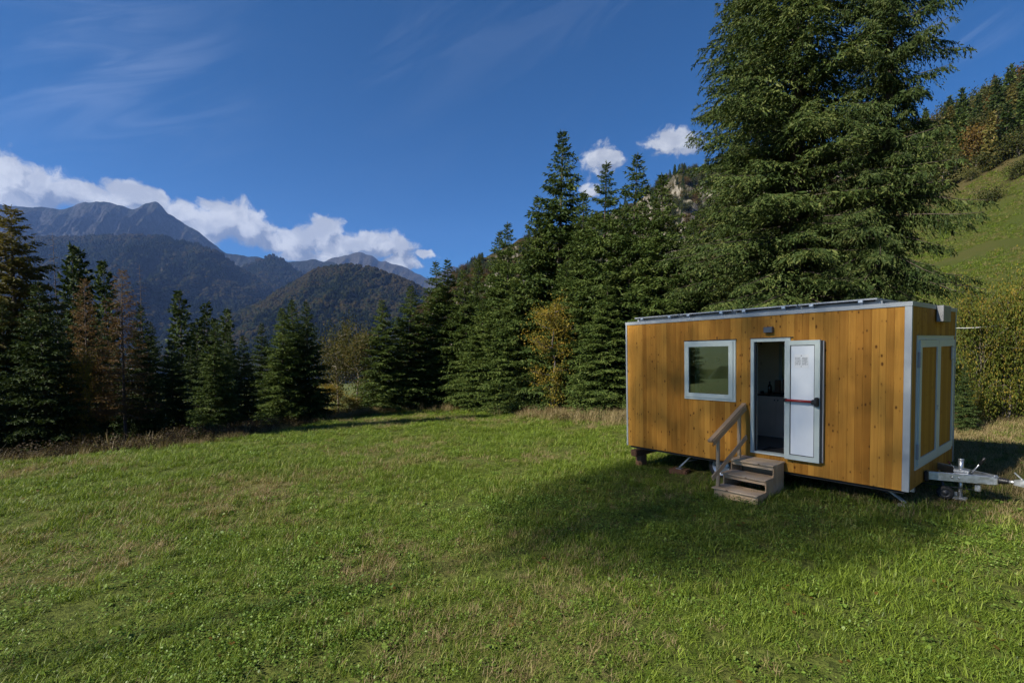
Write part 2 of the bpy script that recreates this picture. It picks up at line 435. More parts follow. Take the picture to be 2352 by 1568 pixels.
M['leaf_rust'] = foliage('beech_leaves', (.05, .034, .01), (.12, .07, .016), (.085, .075, .02), trans=.25)
M['leaf_green'] = foliage('green_leaves', (.025, .035, .01), (.06, .068, .02), (.085, .075, .022), trans=.25)
M['brush'] = foliage('dry_brush', (.03, .021, .013), (.062, .046, .027), (.045, .042, .016), trans=.25)
M['grass'] = grass_mat('meadow_grass', (.045, .080, .008), (.19, .255, .030), (.27, .225, .09), .50)
M['weed'] = grass_mat('meadow_leaves', (.055, .105, .012), (.145, .215, .034), (.22, .19, .07), .32)
M['hay'] = grass_mat('dry_grass', (.15, .12, .05), (.30, .235, .12), (.24, .17, .09), .6, .25)

# ground
m, T, b = new_mat('meadow_ground')
geo = T.add('ShaderNodeNewGeometry'); pos = geo.outputs['Position']
n1 = T.noise(pos, .33, 4, .6, .4); n2 = T.noise(pos, 2.1, 4, .6); n3 = T.noise(pos, 14, 5, .7); n4 = T.noise(pos, .05, 4, .6)
c = T.mix(T.ramp(n3, .3, .7), (.03, .04, .008), (.10, .12, .024))
f = T.math('ADD', T.math('MULTIPLY', n1, .6), T.math('MULTIPLY', n2, .4))
c = T.mix(T.ramp(f, .5, .72), c, (.13, .105, .04))
c = T.mix(T.math('MULTIPLY', T.ramp(n4, .5, .68), .6), c, (.10, .085, .03))
sp = T.add('ShaderNodeSeparateXYZ'); T.l.new(pos, sp.inputs[0])
hill = T.ramp(sp.outputs[2], 22, 42)
c = T.mix(T.math('MULTIPLY', hill, T.ramp(n4, .35, .6)), c, (.10, .078, .035))
c = T.mix(T.ramp(sp.outputs[2], 3, 12), c, T.mix(1.0, c, (.55, .58, .5), 'MULTIPLY'))
T.l.new(c, b.inputs['Base Color']); b.inputs['Roughness'].default_value = .95; b.inputs['Specular IOR Level'].default_value = .1
bp = T.add('ShaderNodeBump'); bp.inputs['Strength'].default_value = .9; bp.inputs['Distance'].default_value = .06
T.l.new(n3, bp.inputs['Height']); T.l.new(bp.outputs[0], b.inputs['Normal'])
M['ground'] = m


def mountain_mat(name, forest1, forest2, rock1, rock2, rock_amt, sc):
    m, T, b = new_mat(name)
    geo = T.add('ShaderNodeNewGeometry'); pos = geo.outputs['Position']
    a = T.noise(pos, sc * 10, 6, .7); bb = T.noise(pos, sc, 5, .6, .5)
    c = T.mix(T.ramp(a, .35, .65), forest1, forest2)
    st = T.vec('MULTIPLY', pos, (1, 1, .35)); rk = T.mix(T.ramp(T.noise(st, sc * 5, 7, .7, .4), .35, .65), rock1, rock2)
    nz = T.add('ShaderNodeSeparateXYZ'); T.l.new(geo.outputs['True Normal'], nz.inputs[0])
    steep = T.math('SUBTRACT', 1.0, nz.outputs[2])
    f = T.math('ADD', T.math('MULTIPLY', steep, .9), T.math('MULTIPLY', bb, .5))
    f = T.ramp(f, 1.0 - rock_amt, 1.2 - rock_amt)
    T.l.new(T.mix(f, c, rk), b.inputs['Base Color']); b.inputs['Roughness'].default_value = 1; b.inputs['Specular IOR Level'].default_value = 0
    bp = T.add('ShaderNodeBump'); bp.inputs['Strength'].default_value = .8; bp.inputs['Distance'].default_value = .25 / sc
    T.l.new(T.noise(pos, sc * 6, 7, .7), bp.inputs['Height']); T.l.new(bp.outputs[0], b.inputs['Normal'])
    return m


# ------------------------------------------------------------------ the setting: ground
def build_ground():
    rings = np.concatenate([[0.0], np.geomspace(.8, 9000, 210)]); na = 420
    th = np.concatenate([np.linspace(-1.1, 1.1, 300), np.linspace(1.1, 2 * math.pi - 1.1, 122)[1:-1]])
    na = len(th)
    x = rings[:, None] * np.sin(th); y = rings[:, None] * np.cos(th)
    V = np.stack([x, y, gz(x, y)], -1).reshape(-1, 3)
    i, j = np.meshgrid(np.arange(len(rings) - 1), np.arange(na), indexing='ij'); j2 = (j + 1) % na
    F = np.stack([i * na + j, (i + 1) * na + j, (i + 1) * na + j2, i * na + j2], -1).reshape(-1, 4)[:, ::-1]
    o = link('meadow', new_mesh('meadow', V, F, M['ground'], True)); tag(o, kind='structure')


build_ground()


def mountain(name, pts, D, foot, mat, gul=.10, gfreq=14, jit=.004, extend=None, base=-40, prof=1.25, nu=320, nv=80, seed=0, warp=0.0):
    """a real massif: a ridge whose crest follows the skyline, with spurs and gullies running down both flanks"""
    P = np.array([[ray(px, py)[0] / ray(px, py)[1], ray(px, py)[2] / ray(px, py)[1]] for px, py in pts])
    u = np.linspace(P[0, 0], P[-1, 0], nu); sl_ = np.interp(u, P[:, 0], P[:, 1])
    k = max(1, nu // 160); ker = np.ones(2 * k + 1) / (2 * k + 1); sl_ = np.convolve(np.pad(sl_, k, 'edge'), ker, 'valid')
    sl_ = sl_ + jit * (fbm(u * 60 + seed, u * 0 + seed, 4) - .5) * 2
    Dr = D * (1 + warp * (fbm(u * 3 + seed * 3.1, u * 0, 3) - .5))
    zr = EYE + sl_ * Dr
    v = np.concatenate([np.linspace(0, 1, nv), 1 + np.linspace(0, 1, nv // 3)[1:]])
    U, Vv = np.meshgrid(u, v); ZR = np.broadcast_to(zr, U.shape)
    t = np.where(Vv <= 1, Vv, 2 - Vv)
    amp = np.sin(np.pi * np.clip(t, 0, 1)) ** .7
    gl_ = fbm(U * gfreq + 1.2 * fbm(U * 5, Vv * 3 + seed, 3), Vv * 2.2 + seed, 5, True)
    Z = base + (ZR - base) * t ** prof + (gl_ - .55) * gul * np.maximum(ZR - base, 50) * amp
    Z = Z + (fbm(U * gfreq * 4, Vv * 16 + seed, 4, True) - .55) * gul * .3 * np.maximum(ZR - base, 50) * amp
    Y = np.broadcast_to(Dr, U.shape) - foot * (1 - Vv) * (1 + .35 * (fbm(U * gfreq * .6, U * 0 + seed, 3) - .5))
    X = U * np.broadcast_to(Dr, U.shape) + (U * Y - U * np.broadcast_to(Dr, U.shape)) * .6
    V3 = np.stack([X, Y, Z], -1); ny = len(v)
    i, j = np.meshgrid(np.arange(ny - 1), np.arange(nu - 1), indexing='ij')
    F = np.stack([i * nu + j, i * nu + j + 1, (i + 1) * nu + j + 1, (i + 1) * nu + j], -1).reshape(-1, 4)
    o = link(name, new_mesh(name, V3.reshape(-1, 3), F, mat, True)); tag(o, kind='structure')
    return V3


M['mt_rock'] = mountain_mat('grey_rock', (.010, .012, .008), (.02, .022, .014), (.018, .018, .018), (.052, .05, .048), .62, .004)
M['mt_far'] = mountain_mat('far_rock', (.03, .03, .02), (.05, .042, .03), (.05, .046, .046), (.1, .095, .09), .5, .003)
M['mt_forest'] = mountain_mat('forest_floor', (.005, .008, .004), (.012, .013, .006), (.05, .05, .047), (.12, .11, .1), .22, .006)
M['mt_hill'] = mountain_mat('autumn_forest_floor', (.01, .014, .006), (.026, .025, .01), (.1, .095, .085), (.2, .18, .15), .1, .01)
M['mt_cliff'] = mountain_mat('cliff_hill', (.022, .026, .012), (.06, .048, .02), (.14, .125, .105), (.32, .29, .23), .5, .012)

MT = {}
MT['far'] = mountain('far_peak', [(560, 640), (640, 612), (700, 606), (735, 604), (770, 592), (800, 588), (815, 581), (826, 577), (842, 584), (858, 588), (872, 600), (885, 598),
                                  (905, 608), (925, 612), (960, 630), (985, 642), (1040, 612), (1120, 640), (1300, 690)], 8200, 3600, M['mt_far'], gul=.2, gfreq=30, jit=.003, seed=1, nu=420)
MT['rock'] = mountain('rocky_massif', [(-700, 600), (-400, 560), (-200, 480), (-60, 500), (0, 470), (50, 473), (105, 478), (150, 482), (185, 466), (225, 461), (265, 470), (310, 482), (338, 464), (362, 462),
                                       (385, 490), (420, 512), (460, 535), (490, 560), (515, 580), (560, 589), (600, 592), (650, 600), (720, 597), (760, 602), (900, 660)], 6000, 3000, M['mt_rock'], gul=.26, gfreq=34, jit=.003, seed=2, nu=620, nv=160)
MT['knoll'] = mountain('forest_knoll', [(480, 700), (560, 612), (600, 594), (625, 587), (650, 597), (700, 634), (760, 684), (840, 760)], 4300, 1500, M['mt_forest'], gul=.12, gfreq=26, seed=3, nu=160)
MT['shoulder'] = mountain('forest_shoulder', [(-700, 640), (-300, 560), (-100, 548), (60, 550), (180, 546), (300, 543), (370, 545), (440, 560), (500, 580), (545, 612), (590, 642), (630, 668), (690, 716), (760, 780)],
                          3600, 1900, M['mt_forest'], gul=.34, gfreq=13, jit=.002, seed=4, nu=380, nv=100)
MT['hill'] = mountain('autumn_hill', [(a_, b_ + 9) for a_, b_ in [(340, 800), (450, 752), (530, 716), (600, 690), (640, 660), (690, 634), (730, 612), (770, 604), (812, 603), (860, 610), (905, 626), (950, 646), (1000, 672), (1080, 716), (1200, 800)]],
                      2300, 1100, M['mt_hill'], gul=.22, gfreq=15, jit=.002, seed=11, nu=320, nv=90)
MT['cliff'] = mountain('cliff_hill', [(960, 720), (1040, 640), (1085, 606), (1130, 580), (1200, 548), (1300, 520), (1400, 488), (1465, 462), (1500, 432), (1530, 408), (1560, 394), (1600, 390), (1660, 372), (1760, 360), (1900, 330), (2100, 300)],
                       620, 300, M['mt_cliff'], gul=.2, gfreq=12, jit=.005, seed=6, nu=260, nv=80, base=-20)


# ------------------------------------------------------------------ scatter (instances through geometry nodes)
def scatter(name, pts, rot, scl, idx, sources, kind='stuff', label=None, cat=None):
    coll = bpy.data.collections.new(name + '_sources')
    for k, me in enumerate(sources):
        ob = bpy.data.objects.new('%s_piece_%02d' % (name, k), me); coll.objects.link(ob)
    me = bpy.data.meshes.new(name); n = len(pts)
    me.vertices.add(n); me.vertices.foreach_set('co', np.asarray(pts, np.float32).ravel())
    a = me.attributes.new('rot', 'FLOAT_VECTOR', 'POINT'); a.data.foreach_set('vector', np.asarray(rot, np.float32).ravel())
    a = me.attributes.new('scl', 'FLOAT_VECTOR', 'POINT'); a.data.foreach_set('vector', np.asarray(scl, np.float32).ravel())
    a = me.attributes.new('idx', 'INT', 'POINT'); a.data.foreach_set('value', np.asarray(idx, np.int32))
    o = link(name, me); tag(o, label, cat, None, kind)
    ng = bpy.data.node_groups.new(name, 'GeometryNodeTree')
    ng.interface.new_socket('Geometry', in_out='INPUT', socket_type='NodeSocketGeometry')
    ng.interface.new_socket('Geometry', in_out='OUTPUT', socket_type='NodeSocketGeometry')
    gi = ng.nodes.new('NodeGroupInput'); go = ng.nodes.new('NodeGroupOutput')
    ip = ng.nodes.new('GeometryNodeInstanceOnPoints'); ci = ng.nodes.new('GeometryNodeCollectionInfo')
    ci.inputs['Collection'].default_value = coll; ci.inputs['Separate Children'].default_value = True; ci.inputs['Reset Children'].default_value = True

    def attr(nm, ty):
        nd = ng.nodes.new('GeometryNodeInputNamedAttribute'); nd.data_type = ty; nd.inputs['Name'].default_value = nm
        return nd.outputs['Attribute']
    ng.links.new(gi.outputs[0], ip.inputs['Points']); ng.links.new(ci.outputs[0], ip.inputs['Instance'])
    ip.inputs['Pick Instance'].default_value = True
    ng.links.new(attr('idx', 'INT'), ip.inputs['Instance Index'])
    ng.links.new(attr('rot', 'FLOAT_VECTOR'), ip.inputs['Rotation']); ng.links.new(attr('scl', 'FLOAT_VECTOR'), ip.inputs['Scale'])
    ng.links.new(ip.outputs[0], go.inputs[0])
    o.modifiers.new('scatter', 'NODES').node_group = ng
    return o


def diamonds(P, Dv, Ln, Wd, rng, bend=0.0):
    """flat needle sprays or leaves: one diamond quad each"""
    n = len(P); r = rng.normal(size=(n, 3)); s = np.cross(Dv, r); s /= np.linalg.norm(s, axis=1)[:, None] + 1e-9
    Ln = np.broadcast_to(Ln, (n,))[:, None]; Wd = np.broadcast_to(Wd, (n,))[:, None]
    mid = P + Dv * Ln * .45
    V = np.stack([P, mid + s * Wd / 2, P + Dv * Ln + np.array([0, 0, -bend]) * Ln, mid - s * Wd / 2], 1).reshape(-1, 3)
    F = np.arange(4 * n).reshape(-1, 4)
    return V, F


def unit(v): return v / (np.linalg.norm(v, axis=-1, keepdims=True) + 1e-9)


# ------------------------------------------------------------------ conifers
def conifer(seed, H, R, nb, t0=.03, spray=(.3, .11), twig_sp=.18, ns=4, profp=.85, e_top=.55, e_low=-.05, droop=.35, hang=.35, wood=False,
            mat='spruce', bark='bark', limb_r=.02, trunk_r=None, gaps=.0, tw=1.0, leader=True, rndlen=(.72, 1.12), spn=.32, pend=0.0, lmin=.10, fill=22, fsize=(.42, .15), whorl=0.0):
    rng = np.random.default_rng(seed); T_ = Acc(); Pq, Dq, Lq, Wq = [], [], [], []
    tr = trunk_r or H * .011
    zs = np.linspace(-.3, H, 14); wob = np.stack([.012 * H * (vn(zs * .25 + seed, zs * 0) - .5), .012 * H * (vn(zs * .25, zs * 0 + seed) - .5), zs], 1)
    wob[:, :2] -= wob[0, :2]
    T_.tube(wob, np.maximum(tr * (1 - zs / H) ** .8, .006), 8)
    for k in range(nb):
        q = (k + .5) / nb; t = t0 + (1 - t0) * (1 - (1 - q) ** 1.0) ** 1.12; t = min(t + rng.uniform(-.5, .5) / nb, .985)
        if whorl and t < .9: t = (round(t * H / whorl) * whorl + rng.normal(0, .26 if H < 20 else .19) * whorl) / H; t = max(t, .01)
        if rng.random() < gaps: continue
        L = R * ((1 - t) ** profp) * (.8 + .2 * min(1, t / .15)) * rng.uniform(*rndlen) + .012 * R
        az = k * 2.39996 + rng.uniform(-.5, .5); h = np.array([math.cos(az), math.sin(az), 0.]); sd = np.array([-h[1], h[0], 0.])
        e0 = e_low + (e_top - e_low) * t ** 1.5 + rng.uniform(-.08, .08); dr = droop * (1 - .6 * t); up = .55 * dr
        org = np.array([np.interp(t * H, zs, wob[:, 0]), np.interp(t * H, zs, wob[:, 1]), t * H])
        cur = lambda s: org + h * (L * s)[:, None] * (1 - .04 * s[:, None]) + np.array([0, 0, 1.]) * (L * (e0 * s - dr * s ** 2 + up * s ** 3.2))[:, None]
        if wood:
            ss = np.linspace(0, 1, 5); T_.tube(cur(ss), np.maximum(limb_r * (L / R + .25) * (1 - ss * .85), .005), 4, False)
        nt = max(3, int(L / twig_sp)); s = (np.arange(nt) + rng.random(nt)) / nt; s = .1 + .9 * s
        for side in (-1, 1):
            ang = np.radians(rng.uniform(38, 72, nt)); base = cur(s)
            l = tw * (np.clip(.42 * L * (1 - s) ** .8 * rng.uniform(.6, 1.2, nt), lmin * min(1, L / (.2 * R)), 1.1) + .08 * min(1, L / (.3 * R)))
            dv = h * np.cos(ang)[:, None] + sd * side * np.sin(ang)[:, None]
            dv[:, 2] += rng.normal(-.05 - .25 * hang, .15, nt) + (.25 if t > .8 else 0)
            dv = dv * (1 - .62 * pend); dv[:, 2] -= pend * rng.uniform(.5, 1.1, nt)
            dv = unit(dv); m = max(2, ns); fr = (np.arange(m) + .5) / m
            fr = np.clip(fr[None] + rng.uniform(-.5, .5, (nt, m)) / m, .02, 1)
            pos = base[:, None] + dv[:, None] * (l[:, None] * fr)[..., None]
            pos[..., 2] -= hang * l[:, None] * fr ** 2 * .6
            sdv = dv[:, None] * .8 + rng.normal(0, spn, (nt, m, 3)); sdv[..., 2] -= hang * .8
            sdv = unit(sdv)
            Pq.append(pos.reshape(-1, 3)); Dq.append(sdv.reshape(-1, 3))
            n_ = nt * m; f_ = .42 + .58 * min(1, L / (.4 * R))
            Lq.append(spray[0] * rng.uniform(.6, 1.2, n_) * f_); Wq.append(spray[1] * rng.uniform(.7, 1.2, n_) * f_)
        n_ = int(fill * min(1.3, L / (.55 * R))) + 1               # the denser foliage close to the limb
        s = rng.uniform(.03, .8, n_); pf = cur(s) + sd * (rng.uniform(-.16, .16, n_) * L * (1 - .4 * s))[:, None]; pf[:, 2] -= rng.uniform(0, .10, n_) * L * (.5 + pend)
        df_ = unit(h * rng.uniform(-.2, 1, n_)[:, None] + sd * rng.uniform(-1, 1, n_)[:, None] + np.array([0, 0, -1.]) * rng.uniform(.1, .5 + pend, n_)[:, None])
        k_ = .25 + .75 * min(1, L / (.5 * R)); Pq.append(pf); Dq.append(df_); Lq.append(fsize[0] * rng.uniform(.6, 1.2, n_) * k_); Wq.append(fsize[1] * rng.uniform(.6, 1.2, n_) * k_)
        n_ = max(2, nt // 2); s = rng.uniform(.55, 1, n_); d_ = unit(h + rng.normal(0, .3, (n_, 3)) + np.array([0, 0, e0 * .6]))
        Pq.append(cur(s)); Dq.append(d_); Lq.append(np.full(n_, spray[0])); Wq.append(np.full(n_, spray[1]))
    if leader:
        n_ = 14; Pq.append(np.stack([rng.normal(0, .01, n_), rng.normal(0, .01, n_), H * (1 - rng.random(n_) * .06)], 1) + np.array([wob[-1, 0], wob[-1, 1], 0]))
        d_ = unit(np.stack([rng.normal(0, .5, n_), rng.normal(0, .5, n_), rng.uniform(.4, 1, n_)], 1)); Dq.append(d_)
        Lq.append(np.full(n_, spray[0] * .7)); Wq.append(np.full(n_, spray[1] * .5))
    V, F = diamonds(np.concatenate(Pq), np.concatenate(Dq), np.concatenate(Lq), np.concatenate(Wq), rng)
    return T_.mesh('trunk', M[bark], True), new_mesh('crown', V, F, M[mat]), H, R


def dead_conifer(seed, H, R):
    rng = np.random.default_rng(seed); T_ = Acc(); B_ = Acc()
    zs = np.linspace(-.3, H, 8); T_.tube(np.stack([zs * 0, zs * 0, zs], 1), np.maximum(.010 * H * (1 - zs / H), .008), 6)
    for k in range(95):
        t = .15 + .84 * k / 95; L = R * (1 - t) ** .8 * rng.uniform(.6, 1.1) + .1; az = k * 2.4 + rng.uniform(-.4, .4)
        h = np.array([math.cos(az), math.sin(az), 0]); s = np.linspace(0, 1, 4)
        P = np.array([0, 0, t * H]) + h * (L * s)[:, None] + np.array([0, 0, 1.]) * (L * (-.15 * s + .2 * s * s))[:, None]
        B_.tube(P, .016 * (1 - .8 * s), 3, False)
        for j in range(5):
            q = rng.uniform(.3, 1); b0 = np.array([0, 0, t * H]) + h * L * q; d = unit(h + rng.normal(0, .6, 3)); B_.tube([b0, b0 + d * L * .3], [.008, .003], 3, False)
    return T_.mesh('trunk', M['bark_dead'], True), B_.mesh('branches', M['bark_dead'], True), H, R


def broadleaf(seed, H, R, nleaf, leaf, mat='leaf_olive', bark='bark_grey', stems=1, crown_z=.28, tr=None, clumps=26, spread=.33, flat=1.0, rough_top=True):
    rng = np.random.default_rng(seed); T_ = Acc(); Pq, Dq = [], []
    ends = []
    for s_ in range(stems):
        a = rng.uniform(0, 6.28); lean = (.0 if stems == 1 else rng.uniform(.1, .4)) * R; top = np.array([math.cos(a) * lean, math.sin(a) * lean, H * rng.uniform(.8, .95)])
        q = np.linspace(0, 1, 7); P = np.stack([top[0] * q, top[1] * q, -.2 + (top[2] + .2) * q], 1); P[1:-1, :2] += rng.normal(0, .02 * H, (5, 2))
        r0 = tr or H * .014 / math.sqrt(stems); T_.tube(P, np.maximum(r0 * (1 - .9 * q), .006), 7)
        for k in range(clumps // stems):
            t = crown_z + (1 - crown_z) * rng.random() ** .8; b0 = np.array([np.interp(t * .95, q, P[:, i]) for i in range(3)])
            az = rng.uniform(0, 6.28); w = math.sin(math.pi * min(1, (t - crown_z * .6) / (1.12 - crown_z * .6))) ** .7
            L = R * w * rng.uniform(.45, 1.0)
            e = b0 + np.array([math.cos(az) * L, math.sin(az) * L, L * rng.uniform(.1, .7) * flat])
            mid = (b0 + e) / 2 + rng.normal(0, .05 * R, 3); T_.tube([b0, mid, e], [r0 * .35, r0 * .2, .005], 4, False); ends.append((b0, mid, e))
            for j in range(3):
                e2 = e + rng.normal(0, .22 * R, 3); T_.tube([mid, e2], [r0 * .12, .003], 3, False); ends.append((mid, (mid + e2) / 2, e2))
    per = max(4, nleaf // len(ends))
    for b0, mid, e in ends:
        q = rng.random(per) ** .6; c = np.where(q[:, None] < .5, b0 + (mid - b0) * q[:, None] * 2, mid + (e - mid) * (q[:, None] * 2 - 1))
        Pq.append(c + rng.normal(0, spread * R * .42, (per, 3)) * (.35 + q[:, None])); Dq.append(unit(rng.normal(0, 1, (per, 3)) + np.array([0, 0, -.25])))
    Pq = np.concatenate(Pq); Dq = np.concatenate(Dq); n = len(Pq)
    ok = Pq[:, 2] > .12 * H * crown_z; Pq, Dq = Pq[ok], Dq[ok]; n = len(Pq)
    V, F = diamonds(Pq, Dq, leaf * rng.uniform(.6, 1.25, n), leaf * .75 * rng.uniform(.7, 1.2, n), rng)
    return T_.mesh('trunk', M[bark], True), new_mesh('crown', V, F, M[mat]), H, R


LEAN = random.Random(33)


def plant(proto, name, x, y, H, R, rz, label, cat='tree', group=None, crown='crown', sink=0.0):
    tm, cm, h0, r0 = proto
    e = empty(name, (x, y, g1(x, y) - sink), rz, (R / r0, R / r0, H / h0)); e.rotation_euler = (LEAN.gauss(0, .016), LEAN.gauss(0, .016), rz); tag(e, label, cat, group)
    link('trunk', tm, e); co = link(crown, cm, e)
    if crown == 'branches': co['kind'] = 'stuff'
    return e


def plant_px(proto, name, px, depth, top, hw, label, cat='tree', group=None, crown='crown', rz=None):
    """put a tree on the ground at the given distance so that its top reaches the height seen in the photograph"""
    x = (px - 1176) / FPX * depth; zt = at(px, top, depth)[2]; z0 = g1(x, depth)
    return plant(proto, name, x, depth, zt - z0, hw / FPX * depth, RNG.uniform(0, 6.28) if rz is None else rz, label, cat, group, crown)


# the prototypes
SPR = [conifer(20 + k, 12, 2.9, 260, .02, (.18, .052), .16, 10, .86, whorl=.42, droop=.34, hang=.45, fill=40, fsize=(.32, .10)) for k in range(4)]
SPD = [conifer(40 + k, 8, 2.4, 190, .04, (.15, .045), .15, 9, .85, whorl=.36, droop=.3, hang=.25, fill=40, fsize=(.28, .095), mat='spruce_dark') for k in range(3)]
BIG = [conifer(60, 30, 5.6, 380, .03, (.16, .042), .22, 20, .62, pend=.16, lmin=.26, spn=.42, whorl=.62, fill=120, fsize=(.34, .085), e_top=.5, e_low=-.12, droop=.40, hang=.6, wood=True, mat='spruce_big', limb_r=.03, trunk_r=.30, gaps=.06, rndlen=(.55, 1.22)),
       conifer(61, 27, 5.2, 330, .03, (.16, .042), .22, 20, .6, pend=.2, lmin=.26, spn=.42, whorl=.66, fill=115, fsize=(.34, .085), e_top=.5, e_low=-.15, droop=.44, hang=.65, wood=True, mat='spruce_big', limb_r=.03, trunk_r=.27, gaps=.12, rndlen=(.5, 1.3))]
LAR = conifer(70, 11, 2.2, 150, .2, (.15, .034), .18, 8, .6, e_top=.6, e_low=0, droop=.3, hang=.4, wood=True, mat='larch_brown', bark='bark_dead', gaps=.1, fill=5, fsize=(.2, .06))
LAG = conifer(71, 12, 2.6, 170, .08, (.2, .05), .16, 12, .6, e_top=.6, e_low=0, droop=.25, hang=.5, wood=True, mat='larch_green', bark='bark_dead', gaps=.06, fill=70, fsize=(.28, .08))
DEAD = dead_conifer(72, 11, 1.5)
FIR = conifer(73, 14, 2.2, 80, .25, (.5, .2), .25, 4, .5, e_top=.5, e_low=0, droop=.25, hang=.1, wood=True, mat='spruce_dark', gaps=.05, fill=12)
OLV = [broadleaf(80 + k, 9, 3, 7000, .17, 'leaf_olive', crown_z=.2, clumps=30) for k in range(2)]
GOLD = broadleaf(85, 6.5, 1.5, 7000, .095, 'leaf_gold', 'bark_dead', crown_z=.12, clumps=34, spread=.26)
HAZ = [broadleaf(90 + k, 4.2, 2.2, 15000, .10, 'leaf_bush', 'bark_grey', stems=7, crown_z=.1, clumps=56, spread=.27) for k in range(2)]

# ------------------------------------------------------------------ the tall old spruces behind the cabin
plant_px(BIG[0], 'old_spruce', 1840, 17.5, -780, 325, 'huge dense old spruce behind the cabin roof, widest crown of all', 'spruce', None, rz=.4)
plant_px(BIG[1], 'old_spruce', 2005, 16.0, -650, 212, 'tall old spruce with bare trunk showing and boughs reaching over the hillside meadow', 'spruce', None, rz=2.1)
plant_px(BIG[0], 'old_spruce', 1700, 20.5, -240, 235, 'old spruce with hanging branchlets between the huge spruce and the spruce row', 'spruce', None, rz=3.6)

row = [(880, 29.8, 688, 80, 0), (945, 31.2, 655, 78, 1), (1003, 32.6, 600, 82, 2), (1028, 33.2, 594, 80, 3), (1070, 31.6, 618, 85, 0), (1092, 33, 592, 78, 1),
       (1134, 30.6, 526, 85, 2), (1166, 29.2, 513, 92, 3), (1214, 27.8, 450, 95, 0), (1285, 27.4, 292, 135, 1), (1330, 25.6, 440, 100, 2),
       (1374, 24.4, 374, 115, 3), (1430, 22.9, 350, 130, 0), (1520, 21.6, 394, 125, 1), (1590, 20.4, 500, 120, 2), (1180, 27.6, 640, 85, 1), (1300, 25.4, 600, 95, 0), (1400, 21.8, 640, 95, 2), (1110, 29.6, 690, 75, 3)]
lab = {1285: 'tallest slender spruce of the row left of the cabin, its spire above all others', 880: 'low broad spruce closing the far end of the spruce row',
       1430: 'spruce with a sparse pointed tip beside the cabin end of the row', 1520: 'spruce below the cliff, next to the old hanging spruce'}
ords = ['first', 'second', 'third', 'fourth', 'fifth', 'sixth', 'seventh', 'eighth', 'ninth', 'tenth', 'eleventh', 'twelfth', 'thirteenth', 'fourteenth', 'fifteenth', 'sixteenth', 'seventeenth', 'eighteenth', 'nineteenth']
for k_, (px, dp, tp_, hw, k) in enumerate(sorted(row, key=lambda q: -q[0])):
    plant_px(SPR[k], 'spruce_tree', px, dp, tp_, hw * (1.28 if px > 900 else 1.1), lab.get(px, 'green spruce, %s of the meadow row counted from its cabin end' % ords[k_]), 'spruce', 'spruces in the row along the meadow')

plant_px(GOLD, 'birch_tree', 1272, 24.2, 662, 64, 'slender young tree with golden autumn leaves in front of the spruce row', 'tree')

# left hand wood
plant_px(SPD[0], 'spruce_tree', 100, 19.5, 645, 120, 'broad dark spruce with lit tips at the shady wood edge', 'spruce', None)
plant_px(SPR[0], 'spruce_tree', 495, 21.0, 738, 78, 'lone bright edged spruce standing before the wood by the meadow', 'spruce', None)
plant_px(LAG, 'larch_tree', 48, 24, 472, 150, 'tall greenish gold larch rising above the dark wood', 'larch')
plant_px(LAR, 'larch_tree', 203, 20.8, 640, 62, 'thin rust brown larch beside the broad dark spruce', 'larch')
plant_px(LAR, 'larch_tree', 283, 21.5, 618, 80, 'full rust brown larch with a bare pale trunk', 'larch', rz=1.0)
plant_px(DEAD, 'dead_larch', 332, 30, 606, 45, 'bare dead conifer behind the rust brown larch', 'dead tree', None, 'branches')
plant_px(DEAD, 'dead_larch', 140, 31, 535, 40, 'bare thin dead conifer behind the greenish larch', 'dead tree', None, 'branches')
plant_px(DEAD, 'dead_larch', 8, 28, 468, 34, 'bare dead conifer at the wood edge beside the greenish larch', 'dead tree', None, 'branches')
for px, dp, tp_, hw in [(176, 33, 566, 46), (192, 34, 572, 52), (242, 36, 600, 46), (415, 40, 668, 44), (480, 44, 696, 38), (513, 46, 710, 36), (455, 43, 740, 40)]:
    plant_px(FIR, 'fir_tree', px, dp, tp_, hw, 'dark flat topped fir standing far back in the shady wood', 'fir', 'dark firs at the back of the wood')
for px, dp, tp_, hw, k in [(325, 22.5, 700, 75, 0), (395, 27, 780, 70, 1), (20, 23, 690, 95, 2), (265, 24.5, 800, 70, 1), (600, 31, 742, 60, 2), (560, 29, 770, 60, 0), (440, 31, 800, 60, 2), (520, 33, 760, 55, 1), (350, 31, 740, 60, 2), (150, 29, 720, 80, 0), (230, 30, 740, 70, 2)]:
    plant_px(SPD[k], 'spruce_tree', px, dp, tp_, hw, 'small dark spruce filling the shady wood', 'spruce', 'dark spruces of the shady wood')
for px, dp, tp_, hw, k in [(640, 24.0, 705, 85, 0), (672, 25.6, 688, 88, 1), (712, 25.0, 692, 75, 3)]:
    plant_px(SPD[k % 3] if px == 712 else SPR[k], 'spruce_tree', px, dp, tp_, hw, {640: 'foremost spruce of the close trio at the meadow corner', 672: 'tallest spruce of the close trio at the meadow corner', 712: 'darkest spruce of the close trio, beside the olive tree'}[px], 'spruce', 'trio of spruces at the meadow corner')
plant_px(OLV[0], 'broadleaf_tree', 772, 31, 704, 60, 'olive leaved tree beside the spruce trio', 'tree')
plant_px(OLV[1], 'broadleaf_tree', 818, 30, 728, 62, 'half bare greyish olive tree beside the low broad spruce', 'tree')
plant_px(GOLD, 'sapling', 752, 28.2, 868, 40, 'thin yellow leaved sapling at the foot of the olive trees', 'sapling')
plant_px(GOLD, 'sapling', 800, 27.8, 905, 30, 'tiny yellowing sapling by the low broad spruce', 'sapling')
plant_px(GOLD, 'sapling', 190, 20.2, 780, 34, 'yellow leaved sapling between broad dark spruce and larch', 'sapling')

